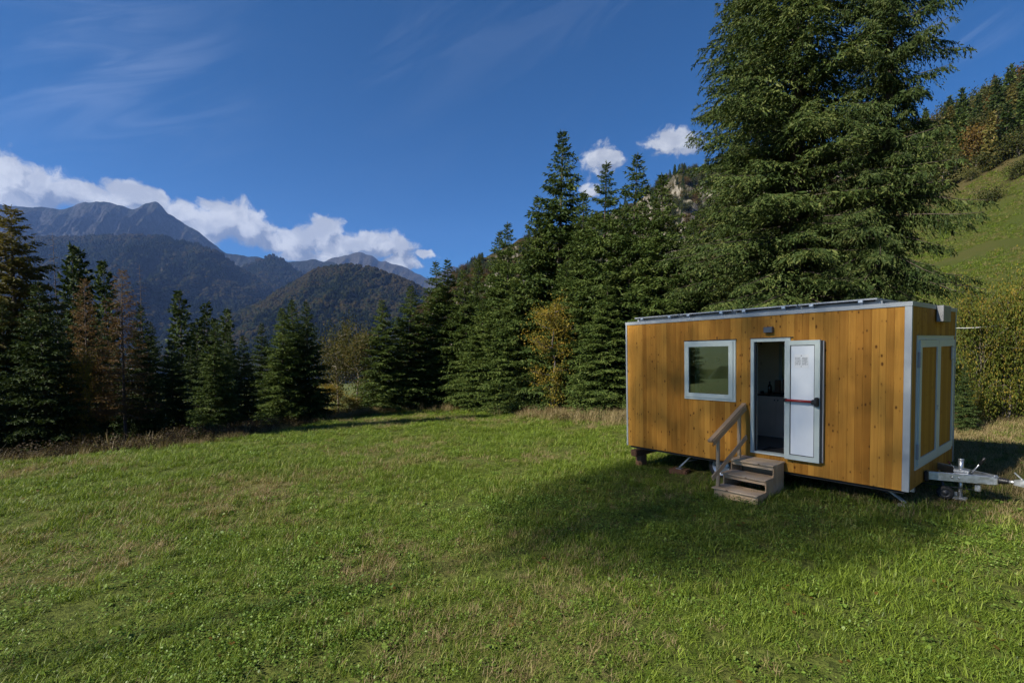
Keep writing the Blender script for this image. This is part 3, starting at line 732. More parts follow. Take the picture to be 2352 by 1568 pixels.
# wood carries on to the left of the picture and throws its shade on the dip
for x, y, H, R in [(-24, 12.4, 25, 2.8), (-27.5, 23, 10, 2.4), (-31, 27, 10, 2.4), (-30, 18, 11, 2.4), (-36, 31, 10, 2.4), (-19.6, 13.6, 4.6, 1.5), (-18.8, 15.8, 4.8, 1.5), (-21.6, 17.6, 6, 1.7), (-22.5, 14.6, 6, 1.8), (-52, 3, 9, 2.6), (-55, 9, 10, 2.8), (-50, 14, 9, 2.6)]:
    plant(SPR[int(abs(x)) % 4], 'spruce_tree', x, y, H, R, x, 'tall spruce of the wood beyond the broad dark spruce', 'spruce', 'tall spruces further along the wood')

# pine added out of view on the left, crown shaped to shade the cabin
def added_shade_pine():
    rng = np.random.default_rng(97); T_ = Acc(); hc, rl, rh = 29.5 - SHADE_PINE_Z, 2.85, 3.45
    q = np.linspace(0, 1, 12); T_.tube(np.stack([.25 * np.sin(q * 5), .2 * np.sin(q * 4 + 1), -.3 + (hc + 2.3) * q], 1), .10 * (1 - .6 * q), 8)
    n = 21500; d = unit(rng.normal(size=(n, 3))) * (rng.random(n) ** .22)[:, None]
    sq = 3.5; u_ = unit(d); d = d / ((np.hypot(u_[:, 0], u_[:, 1]) ** sq + np.abs(u_[:, 2]) ** sq) ** (1 / sq))[:, None]
    lump = .9 + .2 * fbm(d[:, 0] * 2.6 + 5 + d[:, 2], d[:, 1] * 2.6 + 9 - d[:, 2] * 2, 3)
    P = d * lump[:, None] * np.array([rl, rl, rh]) + np.array([0, 0, hc])
    for k in range(40):
        e = P[rng.integers(n)]; b0 = np.array([.2, .1, min(e[2] - .6, hc + 2)]); T_.tube([b0, (b0 + e) / 2 + np.array([0, 0, -.2]), e], [.06, .04, .01], 4, False)
    V, F = diamonds(P, unit(rng.normal(size=(n, 3))), .13 * rng.uniform(.7, 1.2, n), .075 * rng.uniform(.7, 1.2, n), rng)
    return T_.mesh('trunk', M['bark'], True), new_mesh('crown', V, F, M['spruce']), 1.0, 1.0


def from_sun(l, lat):
    d = Vector((-SUNV.x, -SUNV.y)).normalized(); return l * d.x - lat * d.y, l * d.y + lat * d.x


px_, py_ = from_sun(-32, 5.5)
SHADE_PINE_Z = g1(px_, py_); e = empty('unseen_shade_pine', (px_, py_, SHADE_PINE_Z), 0)
tag(e, 'unseen tall pine with a high rounded crown and long bare trunk, added to shade the cabin', 'pine')
tm, cm, _, _ = added_shade_pine(); link('trunk', tm, e); link('crown', cm, e)

# ------------------------------------------------------------------ wooded hillside on the right
HC = [conifer(110 + k, 14, 3.0, 60, .05, (1.0, .42), .5, 3, .8, droop=.3, hang=.3, fill=6, fsize=(1.2, .5), mat=mm) for k, mm in enumerate(['spruce', 'spruce_dark', 'larch_green', 'larch_brown'])]
HB = [broadleaf(120 + k, 11, 4.2, 1700, .62, mm, crown_z=.1, clumps=26, spread=.42) for k, mm in enumerate(['leaf_rust', 'leaf_green', 'leaf_olive'])]
names = {0: ('conifer_tree', 'green spruce among the trees on the hillside wood', 'spruce'), 1: ('conifer_tree', 'dark spruce among the trees on the hillside wood', 'spruce'),
         2: ('larch_tree', 'yellow green larch among the trees on the hillside wood', 'larch'), 3: ('larch_tree', 'brown larch among the trees on the hillside wood', 'larch'),
         4: ('beech_tree', 'rusty autumn beech among the trees on the hillside wood', 'beech'), 5: ('broadleaf_tree', 'green broadleaf tree on the hillside wood', 'tree'),
         6: ('broadleaf_tree', 'olive yellow broadleaf tree on the hillside wood', 'tree')}
rh_ = np.random.default_rng(15); cnt = 0; tries = 0; taken = []
while cnt < 210 and tries < 9000:
    tries += 1
    u = rh_.uniform(.72, 1.16); y = rh_.uniform(80, 215); x = u * y; c = x + .2 * y - 10
    lim = 116 + 10 * math.sin(y * .15) + 14 * (fbm(x * .05, y * .05, 2) - .5)
    if c < lim or c > 232: continue
    if any((x - a) ** 2 + (y - b_) ** 2 < (3.4 + .02 * y) ** 2 for a, b_ in taken): continue
    taken.append((x, y)); cnt += 1
    upper = c > 150
    k = int(rh_.choice(7, p=[.12, .14, .10, .02, .18, .26, .18] if upper else [.34, .18, .12, .14, .07, .06, .09]))
    H = rh_.uniform(9, 15) if k < 4 else rh_.uniform(7.5, 11.5); R = H * (.2 if k < 4 else .36) * rh_.uniform(.85, 1.2)
    nm, lb, ct = names[k]
    plant((HC + HB)[k], nm, x, y, H, R, rh_.uniform(0, 6.28), lb, ct, 'trees of the hillside wood')
# scattered bushes on the open slope
HBU = broadleaf(131, 2.6, 2.0, 1500, .26, 'leaf_green', stems=5, crown_z=.05, clumps=30, spread=.45)
for k, (px, py, hw) in enumerate([(2270, 470, 26), (2265, 395, 30), (2300, 372, 30), (2340, 360, 34), (2225, 375, 30), (2335, 410, 26), (2205, 350, 34), (2310, 330, 30), (2232, 415, 18), (2350, 335, 30), (2180, 400, 30)]):
    r = ray(px, py); t = np.linspace(12, 170, 6000); P = r[None] * t[:, None]; d_ = P[:, 2] + EYE - gz(P[:, 0], P[:, 1]); i = int(np.argmax(d_ < 0))
    if d_[i] >= 0: continue
    x, y = P[i, 0], P[i, 1]; R = hw / FPX * y
    plant(HBU, 'hillside_bush', x, y, R * 1.25, R, k, ['green bush out on the open hillside meadow', 'bush at the foot of the hillside wood'][k > 0], 'bush', 'bushes on the hillside meadow')

# hazel thicket right behind the cabin
for k, (px, dp, top, hw) in enumerate([(2250, 12.7, 672, 58), (2322, 12.9, 645, 80), (2392, 13.2, 650, 80), (2290, 13.9, 660, 75)]):
    plant_px(HAZ[k % 2], 'hazel_bush', px, dp, top, hw, 'yellowing hazel bush of the thicket behind the drawbar end of the cabin', 'bush', 'hazel bushes behind the cabin')
plant_px(SPD[1], 'young_spruce', 2222, 12.0, 835, 34, 'little dark spruce in front of the hazel thicket', 'spruce')


# ------------------------------------------------------------------ far woods (read as one mass)
def cone_mesh(name, n, mat, blob=False, seed=0):
    rng = np.random.default_rng(seed); A = Acc()
    if blob: prof = [(.02, -.1), (.42, .18), (.55, .45), (.45, .75), (.18, .96), (.01, 1.0)]
    else: prof = [(.05, -.1), (.36, .08), (.27, .4), (.13, .75), (.01, 1.05)]
    A.lathe(prof, (0, 0, 0), (0, 0, 1), n)
    V = np.concatenate(A.v); V[:, :2] *= (1 + rng.normal(0, .12, len(V)))[:, None]; A.v = [V]
    return A.mesh(name, mat, False)


M['far_dark'] = foliage('far_conifer', (.0035, .0065, .0035), (.0085, .012, .005), trans=.0, nscale=1, isl=.3, spec=0)
M['far_green'] = foliage('far_broadleaf', (.009, .012, .005), (.019, .02, .008), trans=.0, nscale=1, isl=.3, spec=0)
M['far_rust'] = foliage('far_beech', (.016, .014, .006), (.03, .024, .010), trans=.0, nscale=1, isl=.3, spec=0)
farsrc = [cone_mesh('far_conifer', 6, M['far_dark'], False, 1), cone_mesh('far_conifer_b', 6, M['far_dark'], False, 2), cone_mesh('far_broadleaf', 6, M['far_green'], True, 3), cone_mesh('far_beech', 6, M['far_rust'], True, 4)]


def wood_on(name, V3, n, h, vlo, vhi, rust, seed, urange=(0, 1), src=None):
    rng = np.random.default_rng(seed); ny, nu = V3.shape[:2]
    i = rng.uniform(vlo, vhi, n) * (ny - 2); j = (urange[0] + (urange[1] - urange[0]) * rng.random(n)) * (nu - 2)
    i0 = i.astype(int); j0 = j.astype(int); fi = (i - i0)[:, None]; fj = (j - j0)[:, None]
    P = (V3[i0, j0] * (1 - fj) + V3[i0, j0 + 1] * fj) * (1 - fi) + (V3[i0 + 1, j0] * (1 - fj) + V3[i0 + 1, j0 + 1] * fj) * fi
    keep = fbm(P[:, 0] * 3.1 / h / 9, P[:, 2] * 3.1 / h / 9, 3) > .36
    P = P[keep]; n = len(P)
    pat = fbm(P[:, 0] / h / 14 + seed, (P[:, 1] + P[:, 2]) / h / 14, 3) + rng.normal(0, .12, n)
    idx = np.where(pat < .5 - rust * .3, rng.integers(0, 2, n), np.where(pat < .62 - rust * .2, 2, 3)); idx = np.where(rng.random(n) < .25, rng.integers(0, 2, n), idx)
    s = h * rng.uniform(.6, 1.25, n); rot = np.stack([rng.normal(0, .04, n), rng.normal(0, .04, n), rng.uniform(0, 6.28, n)], 1)
    P = P - np.array([0, 0, 1]) * (s * .12)[:, None]
    scatter(name, P, rot, np.stack([s * rng.uniform(.8, 1.2, n), s, s], 1), idx, src or farsrc)


wood_on('hill_forest', MT['hill'], 26000, 17, .12, .80, .22, 1)
wood_on('shoulder_forest', MT['shoulder'], 26000, 24, .2, .79, .0, 2, (.3, 1))
wood_on('knoll_forest', MT['knoll'], 8000, 25, .2, .79, .0, 3)
nearsrc = []
for q_ in (HC[1], HC[0], HB[1], HB[0]):
    me_ = q_[1].copy(); me_.transform(Matrix.Scale(1 / q_[2], 4)); nearsrc.append(me_)
wood_on('cliff_forest', MT['cliff'], 2800, 11, .2, .80, .4, 4, src=nearsrc)


# ------------------------------------------------------------------ meadow grass
def blades(seed, n, h, spread, w, mat, lean=.5, segs=3, up=.5):
    rng = np.random.default_rng(seed); V, F = [], []
    for k in range(n):
        a = rng.uniform(0, 6.28); r = spread * math.sqrt(rng.random()); b0 = np.array([math.cos(a) * r, math.sin(a) * r, -.01])
        L = h * rng.uniform(.45, 1.15); d = rng.uniform(0, 6.28); dv = np.array([math.cos(d), math.sin(d), 0]); sd = np.array([-dv[1], dv[0], 0]); ln = rng.uniform(.2, 1.0) * lean
        rows = []
        for i in range(segs):
            q = i / segs; c = b0 + dv * L * ln * q ** 1.8 + np.array([0, 0, L * (q - .35 * ln * q * q)]); ww = w * (1 - q * .75) / 2
            rows += [c - sd * ww, c + sd * ww]
        tip = b0 + dv * L * ln + np.array([0, 0, L * (1 - .35 * ln)]); rows += [tip - sd * w * .06, tip + sd * w * .06]
        o_ = len(V); V += rows; F += [(o_ + 2 * i, o_ + 2 * i + 1, o_ + 2 * i + 3, o_ + 2 * i + 2) for i in range(segs)]
    return new_mesh('clump', V, F, mat)


def leafy(seed, n, h, spread, size, mat):
    rng = np.random.default_rng(seed); a = rng.uniform(0, 6.28, n); r = spread * np.sqrt(rng.random(n))
    P = np.stack([np.cos(a) * r, np.sin(a) * r, h * rng.uniform(.15, 1, n)], 1); d = unit(np.stack([rng.normal(0, 1, n), rng.normal(0, 1, n), rng.normal(.15, .4, n)], 1))
    s = unit(np.cross(d, np.stack([rng.normal(0, .35, n), rng.normal(0, .35, n), np.ones(n)], 1)))
    L = (size * rng.uniform(.6, 1.3, n))[:, None]; mid = P + d * L * .55
    V = np.stack([P, mid + s * L * .38, P + d * L, mid - s * L * .38], 1).reshape(-1, 3)
    return new_mesh('leaf_clump', V, np.arange(4 * n).reshape(-1, 4), mat)


gsrc = [blades(1, 46, .08, .09, .0062, M['grass'], 1.2), blades(2, 42, .075, .095, .0068, M['grass'], 1.5), blades(3, 40, .105, .085, .006, M['grass'], 1.2),
        leafy(4, 44, .055, .09, .017, M['weed']), leafy(5, 36, .045, .10, .022, M['weed']), blades(6, 26, .10, .08, .0045, M['hay'], 1.0), leafy(7, 4, .05, .1, .05, M['leaf_rust']), leafy(8, 10, .05, .08, .042, M['weed'])]


def in_meadow(x, y):
    e = np.interp(y, EDGE_Y, EDGE_X) - x
    far = np.interp(x, [-10, -7.44, -5.07, -.72, 1.64, 4.64, 7, 14, 30], [31, 31, 33, 31.5, 26.5, 21, 19, 18, 34])
    return (e < .3) & (y < far)


def hay_zone(x, y):
    return sstep(0, 5, x - 6.6) * sstep(8.6, 11.5, y + .25 * (x - 8))


rg = np.random.default_rng(21); P_, S_ = [], []
for r0, r1, den, sc in [(1.4, 5, 175, 1.0), (5, 8, 140, 1.1), (8, 12, 85, 1.35), (12, 18, 46, 1.75), (18, 26, 24, 2.3), (26, 38, 13, 3.0)]:
    th0 = 1.0 if r0 > 2 else 1.3
    area = th0 * (r1 ** 2 - r0 ** 2); n = int(area * den)
    r = np.sqrt(rg.uniform(r0 ** 2, r1 ** 2, n)); a = rg.uniform(-th0, th0, n); P_.append(np.stack([r * np.sin(a), r * np.cos(a)], 1)); S_.append(sc * rg.uniform(.7, 1.3, n))
P_ = np.concatenate(P_); S_ = np.concatenate(S_); ok = in_meadow(P_[:, 0], P_[:, 1]); P_, S_ = P_[ok], S_[ok]
x, y = P_[:, 0], P_[:, 1]; n = len(x)
thin = fbm(x * .9 + 3, y * .9 + 8, 3)
ok = rg.random(n) < np.clip(.3 + 2.2 * (thin - .3), .22, 1); P_, S_, x, y, thin = P_[ok], S_[ok], x[ok], y[ok], thin[ok]; n = len(x)
typ = fbm(x * .55 + 40, y * .55 + 2, 3) + rg.normal(0, .22, n)
idx = np.where(typ < .52, rg.integers(0, 3, n), np.where(typ < .66, rg.integers(0, 5, n), rg.integers(3, 5, n)))
far_ = np.hypot(x, y) > 8.5; idx = np.where(far_ & (idx > 2) & (rg.random(n) < .75), rg.integers(0, 3, n), idx)
dryp = fbm(x * .33 + 2, y * .33 + 30, 3) + rg.normal(0, .1, n) + .25 * hay_zone(x, y)
idx = np.where(dryp > .67, 5, idx); rare = rg.random(n); idx = np.where(rare < .012, 6, np.where((rare < .03) & (y < 9), 7, idx))
hv = S_ * rg.uniform(.7, 1.25, n) * (.35 + 1.3 * fbm(x * .75 + 11, y * .75 + 5, 3)); hv = np.minimum(hv, 1.9)
rot = np.stack([rg.normal(0, .12, n), rg.normal(0, .12, n), rg.uniform(0, 6.28, n)], 1)
scatter('meadow_grass', np.stack([x, y, gz(x, y)], 1), rot, np.stack([S_, S_, hv], 1), idx, gsrc)

# tussocks on the open hillside
u_ = rg.uniform(.78, 1.25, 9000); yy = 16 + 90 * rg.random(9000) ** 1.3; xx = u_ * yy; ok = (xx + .2 * yy - 10 < 112) & (fbm(xx * .12, yy * .12, 3) > .40); xx, yy = xx[ok], yy[ok]; n = len(xx); sc_ = (1.6 + .055 * yy) * rg.uniform(.6, 1.3, n)
scatter('hillside_grass', np.stack([xx, yy, gz(xx, yy)], 1), np.stack([rg.normal(0, .12, n), rg.normal(0, .12, n), rg.uniform(0, 6.28, n)], 1), np.stack([sc_, sc_, sc_ * .8], 1), rg.choice([0, 1, 2, 3, 5], n, p=[.25, .25, .2, .12, .18]), gsrc)

# rank dry grass under the spruce row, behind the cabin and along the dip
hsrc = [blades(11, 40, .55, .22, .012, M['hay'], .8), blades(12, 34, .75, .2, .010, M['hay'], .7), blades(13, 40, .42, .25, .012, M['grass'], .9), leafy(14, 60, .4, .3, .06, M['brush'])]
pts = []
ed = np.array([(620, 990), (700, 973), (800, 958), (900, 944), (1000, 938), (1150, 938), (1250, 952), (1340, 960), (1440, 963)])
EW = np.array([(-9.5, 20.2), (-9.0, 23), (-8.6, 26), (-7.4, 30.3), (-5.0, 32.2), (-.7, 31.2), (1.7, 26.2), (3.2, 23), (5.4, 20.6), (8, 18.6)])
for k in range(2600):
    q = rg.uniform(2.2, len(EW) - 1.01); i = int(q); p = EW[i] + (EW[i + 1] - EW[i]) * (q - i); off = rg.normal(-1.3, .7); pts.append((p[0] + .35 * off, p[1] + off, rg.uniform(.5, 1.1), rg.choice(4, p=[.4, .3, .15, .15])))
for k in range(900):
    u = rg.uniform(.84, 1.2); yy = rg.uniform(10.2, 14.5); pts.append((u * yy, yy, rg.uniform(.3, .75) * (.35 + .65 * (yy - 10.2) / 4.3), rg.choice(4, p=[.36, .2, .34, .1])))
pts = np.array(pts); n = len(pts)
scatter('dry_grass', np.stack([pts[:, 0], pts[:, 1], gz(pts[:, 0], pts[:, 1])], 1), np.stack([rg.normal(0, .12, n), rg.normal(0, .12, n), rg.uniform(0, 6.28, n)], 1),
        np.stack([pts[:, 2] * 1.1] * 2 + [pts[:, 2] * .75], 1), pts[:, 3].astype(int), hsrc)

bsrc = [leafy(31, 90, .55, .35, .055, M['brush']), blades(32, 40, .7, .3, .012, M['brush'], .6), leafy(33, 80, .4, .4, .06, M['leaf_green']), blades(34, 40, .6, .25, .011, M['hay'], .7)]
pts = []
while len(pts) < 5200:
    yy = rg.uniform(12, 34); e_ = abs(rg.normal(0, 6)); xx = np.interp(yy, EDGE_Y, EDGE_X) - e_ - .15
    if xx / yy < -1.35: continue
    k = rg.choice(4, p=[.45, .25, .15, .15]) if e_ > .7 else rg.choice(4, p=[.15, .35, .1, .4])
    pts.append((xx, yy, (rg.uniform(.3, .6) if e_ < 1 else rg.uniform(.6, 1.35)), k))
pts = np.array(pts); n = len(pts)
scatter('brush', np.stack([pts[:, 0], pts[:, 1], gz(pts[:, 0], pts[:, 1])], 1), np.stack([rg.normal(0, .15, n), rg.normal(0, .15, n), rg.uniform(0, 6.28, n)], 1),
        np.stack([pts[:, 2]] * 3, 1), pts[:, 3].astype(int), bsrc)

# ------------------------------------------------------------------ the cabin on its trailer
L_, W_, H_ = 4.859, 2.762, 2.62
AX = Vector((.62159, -.78330, .0080)); AY = Vector((.78303, .62160, .0220)); AZ = AX.cross(AY).normalized()
O_ = Vector((2.5027, 10.5391, EYE - 1.9449))
MW = Matrix(((AX.x, AY.x, AZ.x, O_.x), (AX.y, AY.y, AZ.y, O_.y), (AX.z, AY.z, AZ.z, O_.z), (0, 0, 0, 1)))
ABS = {}


def house_root(name, off, label, cat):
    o = bpy.data.objects.new(name, None); C.objects.link(o); o.matrix_world = MW @ Matrix.Translation(off); o.empty_display_size = .3
    ABS[o.name] = Vector(off); tag(o, label, cat); return o


def put(name, me, parent, pos):
    o = bpy.data.objects.new(name, me); C.objects.link(o); o.parent = parent; o.location = Vector(pos) - ABS[parent.name]; ABS[o.name] = Vector(pos); return o


def box(name, parent, lo, hi, mat, bev=.004):
    lo, hi = Vector(lo), Vector(hi); c_ = (lo + hi) / 2; d_ = (hi - lo) / 2
    bm = bmesh.new(); bmesh.ops.create_cube(bm, size=2)
    for v in bm.verts: v.co = Vector((v.co.x * d_.x, v.co.y * d_.y, v.co.z * d_.z))
    b_ = min(bev, min(d_) * .6)
    if b_ > 0: bmesh.ops.bevel(bm, geom=bm.edges[:], offset=b_, segments=1, affect='EDGES')
    me = bpy.data.meshes.new(name); bm.to_mesh(me); bm.free(); me.materials.append(M[mat])
    return put(name, me, parent, c_)


def pieces(name, parent, boxes, mat, bev=0.0):
    """several butted pieces of one part"""
    A = Acc(); c_ = Vector(boxes[0][0])
    for lo, hi in boxes: A.box([a - b_ for a, b_ in zip(lo, c_)], [a - b_ for a, b_ in zip(hi, c_)])
    return put(name, A.mesh(name, M[mat]), parent, c_)


def frame_boxes(a0, a1, z0, z1, w, lo, hi, axis='x'):
    """four butted members of a rectangular frame in the x-z (long wall) or y-z (short wall) plane"""
    R4 = [(a0, a0 + w, z0, z1), (a1 - w, a1, z0, z1), (a0 + w, a1 - w, z1 - w, z1), (a0 + w, a1 - w, z0, z0 + w)]
    return [((a, lo, c_), (b_, hi, d_)) if axis == 'x' else ((lo, a, c_), (hi, b_, d_)) for a, b_, c_, d_ in R4]


def bar(name, parent, p0, p1, w, h, mat, up=(0, 0, 1), bev=.004):
    p0, p1 = Vector(p0), Vector(p1); d_ = (p1 - p0); ln = d_.length; d_.normalize(); s_ = d_.cross(Vector(up)).normalized(); u_ = s_.cross(d_)
    bm = bmesh.new(); bmesh.ops.create_cube(bm, size=1)
    for v in bm.verts: v.co = Vector((v.co.x * ln, v.co.y * w, v.co.z * h))
    if bev: bmesh.ops.bevel(bm, geom=bm.edges[:], offset=min(bev, w * .2, h * .2), segments=1, affect='EDGES')
    for v in bm.verts: v.co = d_ * v.co.x + s_ * v.co.y + u_ * v.co.z
    bmesh.ops.recalc_face_normals(bm, faces=bm.faces[:])
    me = bpy.data.meshes.new(name); bm.to_mesh(me); bm.free(); me.materials.append(M[mat])
    return put(name, me, parent, (p0 + p1) / 2)


def rod(name, parent, pts, rad, mat, n=10):
    c_ = Vector(pts[0]); A = Acc(); A.tube([Vector(p) - c_ for p in pts], rad, n); return put(name, A.mesh(name, M[mat], True), parent, c_)


def lathe(name, parent, o, axis, prof, mat, n=28, smooth=True):
    A = Acc(); A.lathe(prof, (0, 0, 0), axis, n); return put(name, A.mesh(name, M[mat], smooth), parent, o)


def plank_mesh(w, h, t=.02, axis='x', ch=.0018):
    """board with eased front arrises; front face at the minus side"""
    w2 = w / 2 - .0004; prof = [(-w2, t), (w2, t), (w2, ch), (w2 - ch, 0), (-w2 + ch, 0), (-w2, ch)]
    V = [(a, b_, -h / 2) for a, b_ in prof] + [(a, b_, h / 2) for a, b_ in prof]
    if axis == 'y': V = [(-b_, a, z) for a, b_, z in V]
    F = [(i, (i + 1) % 6, 6 + (i + 1) % 6, 6 + i) for i in range(6)] + [(0, 3, 2, 1), (0, 5, 4, 3), (6, 7, 8, 9), (6, 9, 10, 11)]
    return new_mesh('plank', V, F, M['larch_wood'])


OFF = Vector((L_ / 2, W_ / 2, -.40))
HOUSE = house_root('tiny_house', OFF, 'larch clad tiny house on a trailer with open white door and solar roof', 'tiny house')
ZT = 2.575      # top of the boards
WIN = (1.402, 2.412, 1.092, 2.205); DOOR = (2.672, 3.252, .236, 2.205)
rp = random.Random(4)


def cuts(a0, a1, fixed):
    fixed = sorted([a0, a1] + fixed); out = [fixed[0]]
    for p, q in zip(fixed[:-1], fixed[1:]):
        n_ = max(1, round((q - p) / .102)); ws = [rp.uniform(.8, 1.25) for _ in range(n_)]; s_ = sum(ws); acc = p
        for w_ in ws: acc += w_ / s_ * (q - p); out.append(acc)
    return out


wl = pieces('long_wall', HOUSE, [((.02, .021, .0), (WIN[0], .11, ZT)), ((WIN[0], .021, .0), (WIN[1], .11, WIN[2])), ((WIN[0], .021, WIN[3]), (WIN[1], .11, ZT)), ((WIN[1], .021, 0), (DOOR[0], .11, ZT)),
                                 ((DOOR[0], .021, 0), (DOOR[1], .11, DOOR[2])), ((DOOR[0], .021, DOOR[3]), (DOOR[1], .11, ZT)), ((DOOR[1], .021, 0), (L_ - .02, .11, ZT))], 'inner_wood')
xs = cuts(.035, L_ - .075, [WIN[0], WIN[1], DOOR[0], DOOR[1]])
for a, b_ in zip(xs[:-1], xs[1:]):
    mid = (a + b_) / 2; spans = [(0.0, ZT)]
    for h0 in (WIN, DOOR):
        if h0[0] < mid < h0[1]: spans = [(0.0, h0[2]), (h0[3], ZT)]
    for z0, z1 in spans: put('plank', plank_mesh(b_ - a, z1 - z0), wl, (mid, rp.uniform(0, .0015), (z0 + z1) / 2))

FD = (.285, 2.57, .252, 2.165)          # double doors in the end wall
ws_ = pieces('end_wall', HOUSE, [((L_ - .11, .111, 0), (L_ - .021, W_ - .11, ZT))], 'inner_wood')
ys = cuts(.045, W_ - .035, [FD[0], FD[1]])
for a, b_ in zip(ys[:-1], ys[1:]):
    mid = (a + b_) / 2; spans = [(0.0, FD[2]), (FD[3], ZT)] if FD[0] < mid < FD[1] else [(0.0, ZT)]
    for z0, z1 in spans: put('plank', plank_mesh(b_ - a, z1 - z0, axis='y'), ws_, (L_ - rp.uniform(0, .0015), mid, (z0 + z1) / 2))

BW = (2.02, 2.95, 1.30, 2.12)
pieces('back_wall', HOUSE, [((.02, W_ - .108, 0), (BW[0], W_ - .01, ZT)), ((BW[1], W_ - .108, 0), (L_ - .02, W_ - .01, ZT)), ((BW[0], W_ - .108, 0), (BW[1], W_ - .01, BW[2])), ((BW[0], W_ - .108, BW[3]), (BW[1], W_ - .01, ZT))], 'inner_wood')
bw = pieces('back_window', HOUSE, frame_boxes(BW[0] + .002, BW[1] - .002, BW[2] + .002, BW[3] - .002, .07, W_ - .14, W_ - .03), 'frame')
box('pane', bw, (BW[0] + .073, W_ - .075, BW[2] + .073), (BW[1] - .073, W_ - .068, BW[3] - .073), 'glass', 0)
pieces('rear_end_wall', HOUSE, [((.0, .112, 0), (.1, W_ - .112, ZT))], 'larch_wood')
box('floor', HOUSE, (.103, .113, .10), (L_ - .113, W_ - .113, .235), 'floor_in', 0)
box('underside', HOUSE, (.06, .05, -.05), (L_ - .06, W_ - .05, -.002), 'under', 0)
box('ceiling', HOUSE, (.103, .113, 2.50), (L_ - .113, W_ - .113, ZT - .002), 'white', 0)
rf = box('roof', HOUSE, (-.004, -.004, ZT + .002), (L_ + .004, W_ + .004, 2.632), 'alu', .004)
box('roof_trim', rf, (-.010, -.012, 2.577), (L_ + .014, -.0045, 2.640), 'alu', .002)
box('roof_trim', rf, (L_ + .0045, -.004, 2.577), (L_ + .013, W_ + .012, 2.640), 'alu', .002)
for lo, hi in [((L_ - .073, -.008, -.004), (L_ + .008, .0, ZT)), ((L_ + .0005, .0005, -.004), (L_ + .008, .042, ZT)), ((-.006, -.008, -.004), (.032, -.0005, ZT)), ((L_ + .0005, W_ - .033, -.004), (L_ + .008, W_ + .008, ZT))]:
    box('corner_trim', HOUSE, lo, hi, 'alu', .002)

# window
wn = pieces('window', HOUSE, frame_boxes(WIN[0] + .002, WIN[1] - .002, WIN[2] + .002, WIN[3] - .014, .05, -.018, .085), 'frame')
box('drip_cap', wn, (WIN[0] - .012, -.028, WIN[3] - .010), (WIN[1] + .012, .0, WIN[3] + .002), 'dark_steel', 0)
pieces('sash', wn, frame_boxes(WIN[0] + .022, WIN[1] - .045, WIN[2] + .045, WIN[3] - .04, .078, -.036, -.0185), 'frame')
box('gasket', wn, (WIN[0] + .05, -.016, WIN[2] + .05), (WIN[1] - .05, .004, WIN[2] + .054), 'gasket', 0)
box('pane', wn, (WIN[0] + .055, -.012, WIN[2] + .06), (WIN[1] - .055, -.004, WIN[3] - .07), 'glass', 0)
A = Acc(); q = np.linspace(0, 1, 15); cx = .09 * (q - .5); cy = .016 * np.sin(q * 19)
Vc = np.concatenate([np.stack([cx, cy, 0 * q - .46], 1), np.stack([cx, cy, 0 * q + .46], 1)]); A.add(Vc, [(i, i + 1, 15 + i + 1, 15 + i) for i in range(14)])
put('curtain', A.mesh('curtain', M['curtain'], True), wn, (WIN[0] + .17, .15, 1.65))
box('bracket', wn, (1.98, .10, 1.80), (2.05, .13, 1.87), 'black_plastic', .004)

# doorway and its leaf, swung right back against the boards
df = pieces('door_frame', HOUSE, [((DOOR[0] + .002, -.016, DOOR[2] + .03), (DOOR[0] + .055, .12, DOOR[3] - .06)), ((DOOR[1] - .03, -.006, DOOR[2] + .03), (DOOR[1] - .002, .12, DOOR[3] - .06)),
                                  ((DOOR[0] + .002, -.016, DOOR[3] - .06), (DOOR[1] + .06, .12, DOOR[3] - .004)), ((DOOR[0] + .002, -.02, DOOR[2] + .002), (DOOR[1] - .002, .12, DOOR[2] + .03))], 'frame')
box('drip_cap', df, (DOOR[0] - .012, -.026, DOOR[3] - .003), (DOOR[1] + .10, .0, DOOR[3] + .008), 'dark_steel', 0)
box('gasket', df, (DOOR[0] + .0555, .02, DOOR[2] + .031), (DOOR[0] + .072, .06, DOOR[3] - .061), 'gasket', 0)
DL = (3.262, 3.790, .232, 2.150)
dl = pieces('door', HOUSE, frame_boxes(DL[0], DL[1] - .02, DL[2], DL[3], .074, -.085, -.022), 'frame')
pieces('rebate', dl, [((DL[1] - .0195, -.072, DL[2] + .01), (DL[1] + .012, -.03, DL[3] - .01))], 'gasket')
pieces('edge_strip', dl, [((DL[1] + .0125, -.062, DL[2] + .012), (DL[1] + .024, -.022, DL[3] - .012))], 'alu')
pieces('gasket', dl, frame_boxes(DL[0] + .0745, DL[1] - .0945, DL[2] + .0745, DL[3] - .0745, .010, -.074, -.05), 'gasket')
box('door_panel', dl, (DL[0] + .085, -.072, DL[2] + .085), (DL[1] - .105, -.05, DL[3] - .085), 'white', .002)
box('notice', dl, (3.395, -.0745, 1.715), (3.605, -.0732, 1.93), 'paper', 0)
pb = rod('panic_bar', dl, [(3.272, -.13, 1.196), (3.68, -.13, 1.190)], .020, 'red', 12)
box('bar_end', pb, (3.262, -.15, 1.168), (3.305, -.086, 1.224), 'black_plastic', .012)
box('lock_case', pb, (3.672, -.165, 1.150), (3.765, -.086, 1.225), 'black_plastic', .014)
box('lock_case', pb, (3.715, -.15, 1.118), (3.768, -.086, 1.262), 'black_plastic', .012)
for z in (.45, 1.2, 1.95): rod('hinge', df, [(3.256, -.03, z - .05), (3.256, -.03, z + .05)], .010, 'alu', 8)

